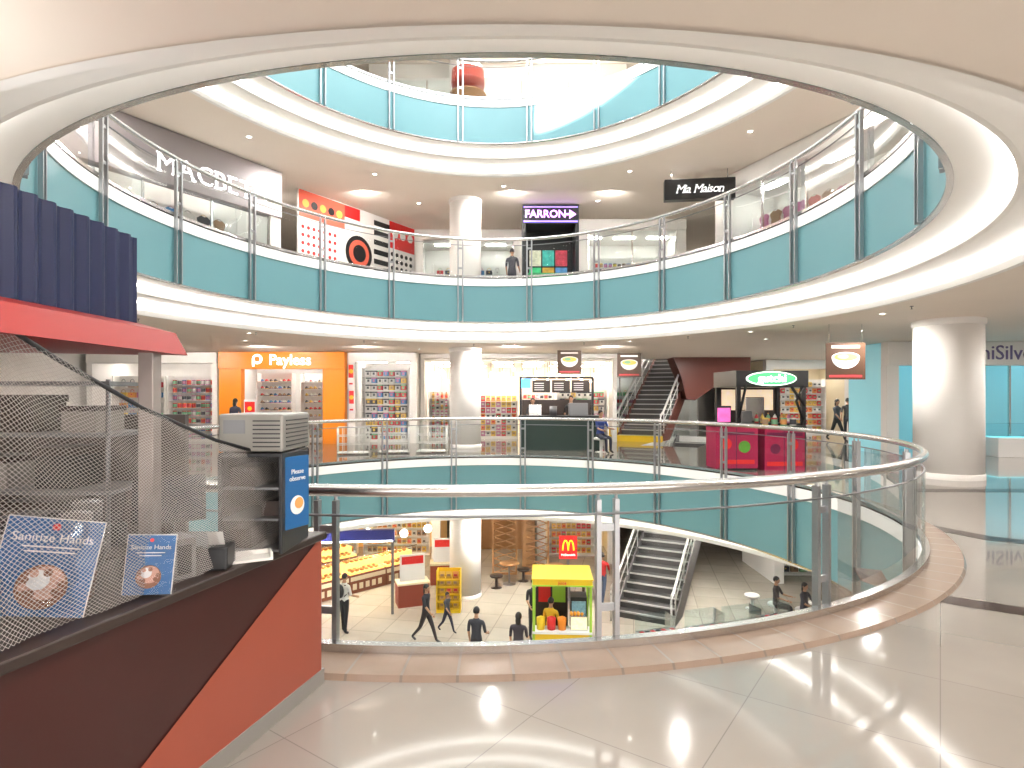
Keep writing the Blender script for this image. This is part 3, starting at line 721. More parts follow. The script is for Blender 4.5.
for x,yy,r_ in ((-5.1,17.5,.2),(-4.0,17.9,.1),(-2.9,18.1,.0)):
    put('wire_bin',wbm,None,(x,yy,0),(0,0,r_),label='white wire promotion bin behind the glass railing',cat='bin',group='white wire bins')

# ground: bakery
bread=[]
for i,c in enumerate([(.65,.33,.09),(.8,.5,.18),(.5,.22,.06)]):
    mb=MB(); mb.ball((0,0,.05),(.082,.07,.05)); mb.tube([(-.03,-.04,.09),(-.03,.04,.09)],.008,5); mb.tube([(.03,-.04,.09),(.03,.04,.09)],.008,5)
    bread.append(mb.mesh('bread_roll',[mat('crust_%d'%i,c,.5)]))
LITT=mat('lit_tray',(1,.58,.18),.4,emit=1.5)
def bakery_counter(x,y,rz,w):
    e=empty('bakery_counter',(x,y,-5),rz,label='glowing glass bakery counter filled with bread',cat='counter',group='bakery counters')
    mb=MB(); mb.box(0,w,0,.8,0,.62); mk('base',mb,mat('warm_brown',(.20,.065,.03),.4),e,bevel=.01)
    mb=MB(); mb.box(.02,w-.02,-.012,0,.42,.56)
    for i in range(int(w/.25)): mb.box(.1+i*.25,.25+i*.25,-.012,0,.12,.32)
    mk('front_graphics',mb,mat('cream_print',(.8,.7,.5),.5),e)
    for k_ in range(2):
        mb=MB(); mb.box(.03,w-.03,.05+k_*.36,.39+k_*.36,.62,.68+k_*.24); mk('tray_bed',mb,LITT,e)
    mb=MB(); mb.add([(0,0,.62),(w,0,.62),(w,.1,1.15),(0,.1,1.15),(w,.7,1.3),(0,.7,1.3)],[(0,1,2,3),(3,2,4,5)]); mk('glass_hood',mb,SGLASS,e)
    mb=MB(); mb.tube([(0.02,.1,1.17),(w-.02,.1,1.17)],.015,6); mk('hood_rail',mb,STEEL,e)
    M=Matrix.Translation((x,y,-5))@Matrix.Rotation(rz,4,'Z')
    for i in range(int(w/.19)-1):
        for j in range(4):
            o=put('bread_roll',bread[(i//3+j)%3],label='golden brown bread roll on bakery counter',cat='bread',group='bread rolls on the bakery counters')
            o.matrix_world=M@Matrix.Translation((.16+i*.19,.13+j*.17+(.02 if j>1 else 0),.68 if j<2 else .92))
for q in range(3):
    d_=q*1.45
    bakery_counter(-6.5+d_*.70,19.3+d_*.714,U(.70,.714),1.42)
for q in range(2):
    d_=q*1.45
    bakery_counter(-7.9+d_*.70,20.9+d_*.714,U(.70,.714),1.42)
e=empty('bakery_header',(-7.0,18.1,-5),.10,label='long blue bakery header with glowing strip on posts',cat='sign')
mb=MB(); mb.box(0,3.4,0,.2,2.28,2.62); mk('header_box',mb,NAVY,e,bevel=.01)
mb=MB(); mb.box(.05,3.35,-.02,0,2.26,2.30); mk('light_strip',mb,LAMP,e)
for a in (0.02,3.3):
    mb=MB(); mb.box(a,a+.08,.06,.14,0,2.28); mk('post',mb,DSTEEL,e)
for x,y,z in ((-3.6,20,-2.85),(-2.75,19.6,-2.6),(-4.9,20.4,-2.9),(-6.1,20.0,-2.9)):
    e=empty('globe_pendant',(x,y,z),label='white glass globe pendant lamp over bakery',cat='lamp',group='globe pendants over the bakery')
    mb=MB(); mb.ball((0,0,0),.13); mk('globe',mb,LAMP,e)
    mb=MB(); mb.tube([(0,0,.13),(0,0,ZC0-z)],.008,5); mk('cord',mb,BLACK,e)
for (x,y,rz_) in ((-3.6,19.0,.35),(-2.9,21.3,.1)):
    e=empty('wooden_gondola',(x,y,-5),rz_,label='low gondola with snack packs and red trim',cat='shelf',group='snack gondolas on ground floor')
    mb=MB(); mb.box(0,1.0,0,.6,0,.7,0); mb.box(-.02,1.02,-.02,.62,.7,.76,1); mk('base',mb,[mat('red_brown',(.25,.05,.03),.5),CREAM],e)
    mb=MB(); mb.box(.1,.9,.25,.35,.76,1.6,0); mb.box(.15,.85,.24,.25,1.3,1.55,1); mk('header_card',mb,[WPAPER,REDP],e)
shelf_unit(Matrix.Translation((-2.35,18.6,-5)),.75,1.3,5,'packet','snack packs on ground floor rack',colors=[4,8,4],frame=YELLOW)
tm=MB(); tm.lathe([(0,.72),(.35,.72),(.36,.74),(.35,.76),(0,.76)],24,0); tm.lathe([(.03,.03),(.03,.72)],12,1); tm.lathe([(0,.03),(.22,.02),(.24,0)],24,1)
tmm=tm.mesh('cafe_table',[WOOD,DSTEEL])
cs=MB(); cs.lathe([(0,.45),(.22,.45),(.24,.42),(.22,.38),(.05,.36),(.05,.03),(.2,.0),(0,0)],20); csm=cs.mesh('stool',[PAL[0]]); csd=cs.mesh('stool',[DARK])
for x,yy in ((-.1,21.5),(1.5,21.2),(1.9,19.9)):
    put('cafe_table',tmm,None,(x,yy,-5),label='small round wooden cafe table with steel pedestal',cat='table',group='cafe tables on ground floor')
    for a in (.6,3.9): put('cafe_stool',csd,None,(x+.62*math.cos(a),yy+.62*math.sin(a),-5),label='dark round stool beside a cafe table',cat='stool',group='dark cafe stools')
# yellow juice kiosk
y=empty('juice_kiosk',(.5,14.6,-5),-.05,label='yellow juice kiosk with flat canopy',cat='kiosk')
mb=MB(); mb.box(.0,1.45,-.02,1.2,2.14,2.26,0); mb.box(-.02,1.47,-.04,1.22,2.26,2.29,0); mb.box(-.02,1.47,-.04,1.22,2.11,2.14,1); cn=mk('canopy',mb,[YELLOW,LGREEN],y)
for a in (0,1.38):
    for b in (0,1.1):
        mb=MB(); mb.box(a,a+.06,b,b+.06,0,2.11); mk('frame_post',mb,LGREEN,y)
mb=MB(); mb.box(0.06,1.38,0.02,.35,0,.95,0); mb.box(0,1.44,-.03,.4,.95,1.0,1); mk('counter',mb,[YELLOW,WPAPER],y)
mb=MB(); mb.box(.2,.85,-.006+.02,.02,.3,.7); mb.cyl((1.1,.5,-.02),.16,.008,20,1,M=Rx); mk('graphics',mb,[REDP,LGREEN],y)
for a,m_ in ((.2,YELLOW),(.46,REDP),(.72,ORANGE)):
    mb=MB(); mb.lathe([(0,1.0),(.10,1.0),(.11,1.28),(0,1.33)],16,0,c=(a,.18,0)); mk('juice_dispenser',mb,m_,y)
mb=MB(); mb.box(.92,1.34,.1,.3,1.0,1.35,0); mb.box(.94,1.32,.09,.1,1.03,1.32,1); mk('fruit_case',mb,[STEEL,mat('case_glow',(1,.8,.4),.3,emit=.9,noise=.7,nscale=14)],y)
mb=MB(); mb.box(.95,1.36,.6,1.05,0,1.65,0); mb.box(.98,1.33,.59,.6,.2,1.55,1); mk('chiller',mb,[BLACK,mat('cool_glow',(.2,.35,.42),.3,emit=.35,noise=.8,nscale=12)],y)
mb=MB(); mb.box(.08,.9,1.1,1.14,.3,2.05,0); mb.box(.14,.45,1.09,1.1,1.35,1.95,1); mb.box(.5,.84,1.09,1.1,1.35,1.95,2); mk('menu_panel',mb,[DARK,REDP,LGREEN],y)
text('juice',cn,(.72,-.045,2.2),.11,REDP)
of=MB(); of.ball((0,0,.04),.04,0,10,7); of.tube([(0,0,.078),(0,.004,.09)],.004,5,1); ofm=of.mesh('orange',[mat('orange_peel',(.9,.35,.02),.4),LGREEN])
for i in range(7): put('orange',ofm,None,(1.46+.085*(i%4),14.70+.085*(i//4),-3.65+.0),label='ripe orange on the juice kiosk fruit case',cat='fruit',group='oranges at the juice kiosk')
e=empty('round_stage',(.7,12.9,-5),label='low round red edged platform on ground floor',cat='platform')
mb=MB(); mb.lathe([(0,.18),(1.3,.18),(1.35,.16),(1.35,0)],48,0); mk('deck',mb,CREAM,e)
mb=MB(); mb.lathe([(1.36,0),(1.38,.05),(1.38,.17),(1.36,.19),(1.30,.19)],48,0); mk('edge_band',mb,REDP,e)
for x,yy,cm in ((5.9,16.0,PAL[5]),(6.9,16.5,PAL[1]),(3.4,15.4,PAL[0]),(4.8,15.7,PAL[1])):
    e=empty('glass_showcase',(x,yy,-5),.3,label='low glass showcase with phone accessories',cat='showcase',group='glass showcases on ground floor')
    mb=MB(); mb.box(0,.9,0,.5,0,.5); mk('base',mb,cm,e,bevel=.01)
    mb=MB(); mb.box(0,.9,0,.5,.505,.95); mk('glass_case',mb,SGLASS,e)
    mb=MB(); mb.box(.02,.88,.02,.48,.5,.503)
    for i in range(5):
        for j in range(2): mb.box(.08+i*.16,.18+i*.16,.08+j*.2,.2+j*.2,.503,.52,1+(i+j)%2)
    mk('goods_tray',mb,[WPAPER,BLACK,REDP],e)
for x,yy in ((8.0,18.2),(8.6,17.7),(9.3,18.3),(7.6,19.0)):
    put('round_stool',csm,None,(x,yy,-5),label='white round pedestal stool on ground floor',cat='stool',group='white round stools')
put('round_stool',csm,None,(2.75,18.5,0),label='white round stool in front of the snack stall',cat='stool')

# ------------------------------------------------------------------ foreground kiosk
def kx(Y): return -1.15-.25*(3.6-Y)
K0=empty('food_kiosk',(-1.15,3.6,0),label='food kiosk with maroon counter, red canopy and blue corrugated header',cat='kiosk')
def kl(mb):
    for v in mb.v: v.x+=1.15; v.y-=3.6
    return mb
def kp(name,mb,mats,bevel=0,**kk): return mk(name,kl(mb),mats,K0,bevel=bevel,**kk)
mb=MB(); mb.prism([(kx(3.6),3.6),(-1.9,3.6),(kx(.5)-.6,.5),(kx(.5),.5)],.0,.87); kp('counter_body',mb,MAROON)
mb=MB(); mb.prism([(-1.9,3.6),(-4.2,3.6),(-4.2,3.05),(-2.03,3.05)],0,.87); kp('rear_counter_body',mb,MAROON)
off=.006
def fp(Y,z): return (kx(Y)+off,Y-.25*off,z)
mb=MB(); mb.add([fp(3.6,.09),fp(3.6,.87),fp(3.56,.87),fp(1.99,.09)],[(0,1,2,3)])
mb.add([(kx(3.6)+off,3.6,.09),(kx(3.6)+off,3.6,.87),(kx(3.6)-.02,3.6,.87),(kx(3.6)-.02,3.6,.09)],[(0,1,2,3)]); kp('front_panel',mb,RORANGE,label='red-orange diagonal laminate panel')
mb=MB(); mb.prism([(kx(3.62)+.012,3.62),(kx(3.6)-.01,3.62),(kx(.5)-.01,.5),(kx(.5)+.012,.5)],0,.09); kp('baseboard',mb,GREY)
mb=MB(); mb.prism([(kx(3.62)+.03,3.62),(-4.2,3.62),(-4.2,3.03),(-2.0,3.03),(kx(.5)-.64,.5),(kx(.5)+.03,.5)],.87,.915); kp('countertop',mb,DARK,bevel=.008)
mb=MB(); mb.box(-4.2,-1.95,3.58,3.62,.915,1.62); kp('rear_panel',mb,mat('smoky_board',(.07,.055,.05),.3,noise=.6,nscale=3))
pts=[]; n=150
for i in range(n+1):
    Y=.6+i*(3.04-.6)/n; pts.append((-1.9+.012*math.sin(i*2*pi/6),Y))
mb=MB(); mb.prism(pts+[(-4.2,3.04),(-4.2,.6)],2.10,2.53); kp('corrugated_header',mb,BLUE)
mb=MB()
mb.add([(-1.6,.6,1.93),(-1.6,2.96,1.93),(-1.66,2.96,2.04),(-1.66,.6,2.04),(-4.2,.6,1.97),(-4.2,2.96,1.97),(-4.2,2.96,2.09),(-4.2,.6,2.09),(-1.85,.6,2.09),(-1.85,2.96,2.09)],
  [(0,1,2,3),(3,2,9,8),(8,9,6,7),(0,4,5,1),(1,5,6,9,2),(0,3,8,7,4),(4,7,6,5)]); kp('canopy',mb,RED)
mb=MB(); mb.box(-1.74,-1.67,2.79,2.86,.91,1.94); kp('canopy_post',mb,mat('aged_steel',(.36,.31,.29),.35,.6,noise=.15),bevel=.004)
mb=MB(); mb.box(-4.1,-4.03,2.79,2.86,.91,1.96); kp('canopy_post',mb,STEEL,bevel=.004)
rope=[(1.0,2.02),(1.86,2.0),(2.1,1.86),(2.45,1.68),(2.85,1.52),(3.2,1.42),(3.5,1.39)]
def rz(Y):
    for (a,b),(c,d) in zip(rope,rope[1:]):
        if a<=Y<=c: return b+(d-b)*(Y-a)/(c-a)
    return rope[-1][1]
nx_,nz_=270,120
netm=mat('net_cord',(.62,.58,.55),.6)
grid={}
for i in range(nx_+1):
    for j in range(nz_+1):
        if (i+j)%2: continue
        Y=1.0+2.5*i/nx_; t=j/nz_
        z=.93+(rz(Y)-.93)*t
        X=kx(Y)-.03+.01*math.sin(i*.15+j*.07)+.006*math.sin(j*.18+i*.04)-.04*t
        grid[i,j]=Vector((X+1.15,Y-3.6+.002*math.sin(j*.3+i*.11),z+.002*math.sin(i*.37)))
mb=MB()
for (i,j),a in grid.items():
    for di in (-1,1):
        if (i+di,j+1) in grid:
            b=grid[i+di,j+1]
            d=(b-a).normalized(); u=d.cross(Vector((1,0,0))).normalized()*.0008; w=Vector((1,0,0))*.0008
            mb.add([a+u,a-u*.5+w,a-u*.5-w,b+u,b-u*.5+w,b-u*.5-w],[(0,1,4,3),(1,2,5,4),(2,0,3,5)],0)
me=bpy.data.meshes.new('net'); me.from_pydata([tuple(v) for v in mb.v],[],mb.f); me.materials.append(netm)
o=put('draped_net',me,K0); o['kind']='stuff'; o['label']='fine pale diamond netting'
mb=MB(); mb.tube([(kx(Y)-.07+1.15,Y-3.6,z) for Y,z in rope],.009,8); mk('net_rope',mb,BLACK,K0)
PLAST=glassmat('clear_plastic',(.93,.93,.94),.2,.12)
rr=random.Random(8)
def crinkle(fn,nu,nv,amp):
    vs=[fn(i/nu,j/nv)+Vector((rr.uniform(-amp,amp),rr.uniform(-amp,amp)*.5,rr.uniform(-amp,amp)*.3)) for j in range(nv+1) for i in range(nu+1)]
    fs=[(j*(nu+1)+i,j*(nu+1)+i+1,(j+1)*(nu+1)+i+1,(j+1)*(nu+1)+i) for j in range(nv) for i in range(nu)]
    mb=MB(); mb.add(vs,fs,0,False); return mb
mb=crinkle(lambda a,b: Vector((kx(1.5+1.45*a)-.10+1.15,1.5+1.45*a-3.6,.93+.42*b)),40,14,.016); mk('plastic_sheet',mb,PLAST,K0,label='crinkled clear plastic sheet')

def sheet(name,x,y,w,h,rz_,tilt,roll,label,lines,head,wrap=False,dz=0):
    e=empty(name,(x,y,.918+dz),rz_,label=label,cat='sign')
    e.rotation_euler=(tilt,roll,rz_)
    mb=MB(); mb.box(-w/2,w/2,0,.006,0,h,0); mb.box(-w/2-.004,w/2+.004,.006,.010,-.0,h+.004,1); mk('printed_board',mb,[SIGNBLUE,PAL[0]],e)
    text(head,e,(0,-.003,h*.80),w*.145,WPAPER,ext=.001)
    mb=MB(); mb.cyl((0,h*.92,0),w*.045,.002,12,0,M=Rx)
    for i in range(lines): mb.box(-w*.3+.01*i,w*.3-.012*i,-.002,0,h*(.70-.05*i),h*(.715-.05*i),1)
    mb.cyl((0,h*.30,0),w*.27,.002,24,2,M=Rx); mb.cyl((w*.03,h*.34,.002),w*.2,.002,24,3,M=Rx); mb.cyl((-w*.05,h*.37,.004),w*.12,.002,20,1,M=Rx)
    for i in range(9): mb.cyl((w*.2*math.cos(i*.7),h*.33+w*.14*math.sin(i*.7),.005),w*.05,.002,8,2+i%2,M=Rx)
    mk('print_graphics',mb,[REDP,WPAPER,mat('bowl_brown',(.25,.1,.05),.4),mat('salmon',(.6,.33,.25),.4)],e)
    mb=MB(); mb.add([(-.03,.012,h*.7),(.03,.012,h*.7),(.03,.10,0.02),(-.03,.10,0.02)],[(0,1,2,3)]); mk('easel_back',mb,BLACK,e)
    if wrap:
        mb=crinkle(lambda a,b: Vector((-w*.6+w*1.2*a,-.015,h*1.06*b)),12,14,.010); mk('plastic_wrap',mb,PLAST,e)
    return e
sheet('counter_sign',-1.70,2.13,.29,.34,.5,-.16,.2,'blue countertop sign with a food picture, leaning sideways',2,'Sanitize Hands',True,.028)
sheet('counter_sign',-1.475,2.42,.17,.235,.35,-.1,.08,'small blue countertop sign in shiny plastic wrap',2,'Sanitize Hands',True,.01)
e=empty('black_cabinet',(-1.34,3.28,.916),0,label='black equipment cabinet standing on kiosk counter',cat='cabinet')
mb=MB(); mb.box(-.17,-.15,-.2,.2,0,.5); mb.box(.14,.16,-.2,.2,0,.5); mb.box(-.15,.14,.18,.2,0,.5); mb.box(-.17,.16,-.2,.2,.5,.52); mk('body',mb,BLACK,e,bevel=.004)
for zz in (.01,.17,.33):
    mb=MB(); mb.box(-.15,.14,-.19,.18,zz,zz+.012); mk('shelf_board',mb,DSTEEL,e)
for b_ in ((-.13,-.02,-.15,.05,.022,.12),(.02,.12,-.12,.05,.182,.26),(-.13,.0,-.15,.1,.342,.44)):
    mb=MB(); mb.box(*b_); mk('stored_box',mb,DARK,e)
e=empty('vented_machine',(-1.34,3.28,1.437),0,label='grey white vented ice machine box on cabinet',cat='appliance')
mb=MB(); mb.box(-.17,.165,-.2,.2,0.006,.2); mk('casing',mb,mat('offwhite_metal',(.26,.25,.23),.4,.2),e,bevel=.012)
mb=MB()
for i in range(7): mb.box(.01,.15,-.204,-.2,.03+i*.022,.036+i*.022); mb.box(.165,.169,-.16,.16,.03+i*.022,.036+i*.022)
mk('vent_slats',mb,BLACK,e)
mb=MB(); mb.box(-.14,-.03,-.205,-.2,.1,.17); mk('control_panel',mb,DSTEEL,e)
for a in (-.14,.14):
    for b in (-.17,.17):
        mb=MB(); mb.cyl((a,b,0),.012,.01,8); mk('foot',mb,BLACK,e)
e=empty('blue_notice',(-1.145,3.2,1.03),1.15,label='narrow blue notice fixed beside the black cabinet',cat='notice')
mb=MB(); mb.box(-.085,.085,0,.008,0,.38,0); mk('board',mb,SIGNBLUE,e)
text('Please\nobserve',e,(0,-.002,.28),.036,WPAPER,ext=.001)
mb=MB(); mb.cyl((0,.12,0),.05,.002,20,0,M=Rx); mb.cyl((.01,.13,.002),.03,.002,16,1,M=Rx); mk('print_graphics',mb,[WPAPER,PAL[8]],e)
e=empty('cash_register',(-1.70,2.98,.916),.5,label='black point of sale terminal with tilted screen',cat='register')
mb=MB(); mb.box(-.17,.17,-.17,.17,0,.09); mk('drawer_base',mb,BLACK,e,bevel=.006)
mb=MB(); mb.tube([(0,.02,.09),(0,.05,.22)],.02,8); mk('stand',mb,BLACK,e)
mb=MB(); T=Matrix.Translation((0,0,.3))@Matrix.Rotation(-.35,4,'X'); mb.box(-.16,.16,0,.03,-.11,.12,0,M=T); mb.box(-.145,.145,-.003,0,-.095,.105,1,M=T); mk('screen',mb,[BLACK,mat('dim_screen',(.05,.05,.06),.1)],e)
e=empty('receipt_printer',(-1.40,2.86,.916),.2,label='small black receipt printer with white paper',cat='printer')
mb=MB(); mb.box(-.06,.06,-.08,.08,0,.11); mk('casing',mb,BLACK,e,bevel=.01)
mb=MB(); mb.add([(-.035,-.02,.11),(.035,-.02,.11),(.035,-.06,.18),(-.035,-.06,.18)],[(0,1,2,3)]); mk('paper',mb,PAL[0],e)
e=empty('serving_tray',(-1.30,2.98,.916),.5,label='white paper tray on edge of kiosk counter',cat='tray')
mb=MB(); mb.prism([(-.09,-.05),(.09,-.05),(.10,.06),(-.10,.06)],0,.012); mb.box(-.1,-.09,-.05,.06,.0,.035); mb.box(.09,.1,-.05,.06,0,.035); mb.box(-.09,.09,.05,.06,.012,.035); mk('tray',mb,PAL[0],e)
bm_=MB(); bm_.lathe([(0,0),(.07,0),(.075,.1),(.05,.12)],14,0); bm_.lathe([(.045,.12),(.06,.2),(.065,.3),(.06,.31),(0,.32)],14,1)
bme=bm_.mesh('blender',[BLACK,mat('smoke_jar',(.12,.11,.11),.1)])
for x,yy in ((-2.2,3.3),(-3.5,3.3),(-3.8,3.25),(-2.05,2.9),(-1.9,2.62)):
    put('kitchen_blender',bme,None,(x,yy,.916),label='black kitchen blender with smoky jar on counter',cat='blender',group='blenders in the kiosk')
cupm=MB(); cupm.lathe([(0,0),(.028,0),(.04,.1),(.042,.1)],14); cupm=cupm.mesh('cup',[mat('cup_brown',(.18,.08,.05),.5)])
for i in range(8):
    put('paper_cup',cupm,None,(-1.72-.09*(i%4),2.42-.1*(i//4),.917),label='small brown paper cup on kiosk counter',cat='cup',group='paper cups on the kiosk counter')
for i,(x,yy,ww,hh,mm_) in enumerate(((-1.62,2.68,.16,.12,BLACK),(-1.98,2.35,.2,.26,DARK),(-2.05,2.05,.18,.3,BLACK),(-1.52,2.72,.1,.18,DSTEEL),(-1.82,1.9,.16,.22,DARK),(-2.1,2.62,.18,.3,BLACK))):
    mb=MB(); mb.box(-ww/2,ww/2,-.08,.08,0,hh,0); mb.box(-ww/2+.02,ww/2-.02,-.084,-.08,.02,hh-.03,1); mk('small_appliance',mb,[mm_,BLACK],None,(x,yy,.916),(0,0,.3*i),bevel=.01,label='dark boxy kitchen appliance among kiosk clutter',cat='appliance')
e=empty('wire_rack',(-2.85,3.3,.916),0,label='dark metal storage rack inside kiosk',cat='rack')
for a in (-.5,.75):
    for b in (-.18,.18):
        mb=MB(); mb.tube([(a,b,0),(a,b,.9)],.012,6); mk('upright',mb,DSTEEL,e)
for zz in (.3,.60,.87):
    mb=MB(); mb.box(-.52,.77,-.2,.2,zz,zz+.02); mk('shelf_board',mb,DSTEEL,e)
for i,(a,zz,hh,ww) in enumerate(((-.3,.321,.2,.2),(0.05,.321,.17,.24),(.42,.321,.22,.2),(-.25,.621,.16,.25),(.2,.621,.2,.22),(.55,.621,.14,.18),(-.3,.002,.22,.3),(.3,.002,.25,.3))):
    mb=MB(); mb.box(-ww/2,ww/2,-.12,.12,0,hh*.8,0); mb.box(-ww/2-.008,ww/2+.008,-.128,.128,hh*.8,hh,1); mk('storage_tub',mb,[[DARK,GREY,BLACK,mat('mushroom',(.15,.11,.09),.5)][i%4],DARK],None,(-2.85+a,3.3,.916+zz),label='plastic lidded storage tub on dark rack',cat='container',group='tubs on the kiosk rack')
e=empty('soft_serve_machine',(-3.05,2.2,0),.3,label='grey dispensing machine inside the kiosk',cat='machine')
mb=MB(); mb.box(-.3,.3,-.3,.3,0,1.35); mk('cabinet',mb,mat('dull_grey',(.12,.11,.10),.4,.3),e,bevel=.02)
mb=MB(); mb.box(-.2,.2,-.34,-.3,.8,1.2); mb.tube([(0,-.33,.95),(0,-.4,.85)],.03,8); mk('tap_panel',mb,STEEL,e)

# ------------------------------------------------------------------ downlights / sprinklers / lamps
dm=MB(); dm.lathe([(.085,0),(.085,-.012),(.06,-.012),(.055,0)],20,0); dm.cyl((0,0,-.004),.055,.003,20,1)
dmesh=dm.mesh('downlight',[WHITE,mat('downlight_glow',(1,.95,.85),.5,emit=25)])
for zc in (ZC0,ZC1,ZC2,ZC3):
    c=C0 if zc<0 else C1
    for ring,nn in ((2.1,14),(4.2,12)):
        for i in range(nn):
            x,yy,_=c((i+.4)/nn,ring)
            if not(-15.5<x<21 and -4.5<yy<21.3): continue
            put('recessed_downlight',dmesh,None,(x,yy,zc),label='small round recessed ceiling downlight',cat='downlight',group='recessed downlights')
sp=MB(); sp.cyl((0,0,-.01),.03,.01,12); sp.cyl((0,0,-.05),.008,.04,8); sp.cyl((0,0,-.055),.02,.006,12)
spm=sp.mesh('sprinkler',[DSTEEL])
for i in range(16):
    x,yy,_=C1((i+.15)/16,1.9)
    put('ceiling_sprinkler',spm,None,(x,yy,ZC1),label='small metal fire sprinkler head on ceiling',cat='sprinkler',group='ceiling sprinklers')
def area(loc,size,power,col=(1,.95,.89),rot=(0,0,0),sy=None):  # also makes the fill lamps added below without a seen fixture
    l=bpy.data.lights.new('area_lamp','AREA'); l.energy=power; l.color=col; l.size=size
    l.shape='DISK'
    if sy: l.shape='RECTANGLE'; l.size_y=sy
    o=bpy.data.objects.new('area_lamp',l); COL.objects.link(o); o.location=loc; o.rotation_euler=rot
    o['kind']='structure'
for zc,pw in ((ZC0-.03,130),(ZC1-.03,105),(ZC2-.03,105),(ZC3-.03,65)):
    for i in range(10):
        x,yy,_=C1((i+.5)/10,2.9)
        area((x,min(yy,21),zc),.25,pw*(.7 if (yy<4 and zc>0 and zc<4) else 1))
for zc in (ZC0-.07,ZC1-.09,ZC2-.09):
    for x in (-11.5,-8.2,-4.8,0,3.2): area((x,19.2,zc),.2,75,rot=(math.radians(48),0,0))  # tilted lamps added to lift the dark shopfronts
area((-.5,10.4,14.7),8,2600,(.93,.97,1),sy=9)  # unseen soft panel under the roof, added to fill the void with light
area((2,-4.8,1.4),14,430,(1,.98,.95),rot=(math.radians(100),0,0),sy=2.4)  # unseen daylight panel at the front wall, added to brighten the near ceiling
area((-3.1,1.8,2.56),1.6,40,rot=(pi,0,0),sy=1.8)  # upward lamp added on the kiosk header to wash the ceiling
for x in (-3,2,7): area((x,-2.5,3.3),.35,80)  # unseen lamps behind the camera, added as fill
for x in (12,17): area((x,12,3.3),.3,150)
area((14,5,3.3),.3,150); area((9,3,3.3),.3,120)
area((12,23.5,3.3),.3,220); area((7.4,22.3,3.3),.3,180); area((17,23.5,3.3),.3,160)
area((7.2,29,6.5),.4,320); area((6.5,19.8,-2.0),.3,160); area((-6,17.5,8.3),.3,110); area((-4.8,21.5,-2.0),.3,170,(1,.8,.5))  # lamps added to brighten the stairs, hoarding and bakery
sun=bpy.data.lights.new('sun','SUN'); sun.energy=70; sun.angle=.02
o=bpy.data.objects.new('sun',sun); COL.objects.link(o); o.rotation_euler=(pi/2-math.radians(27),0,0)
w=bpy.data.worlds.new('world'); SC.world=w; w.use_nodes=True
nt=w.node_tree; bg=nt.nodes['Background']
bg.inputs[0].default_value=(.8,.9,1,1); bg.inputs[1].default_value=3.0

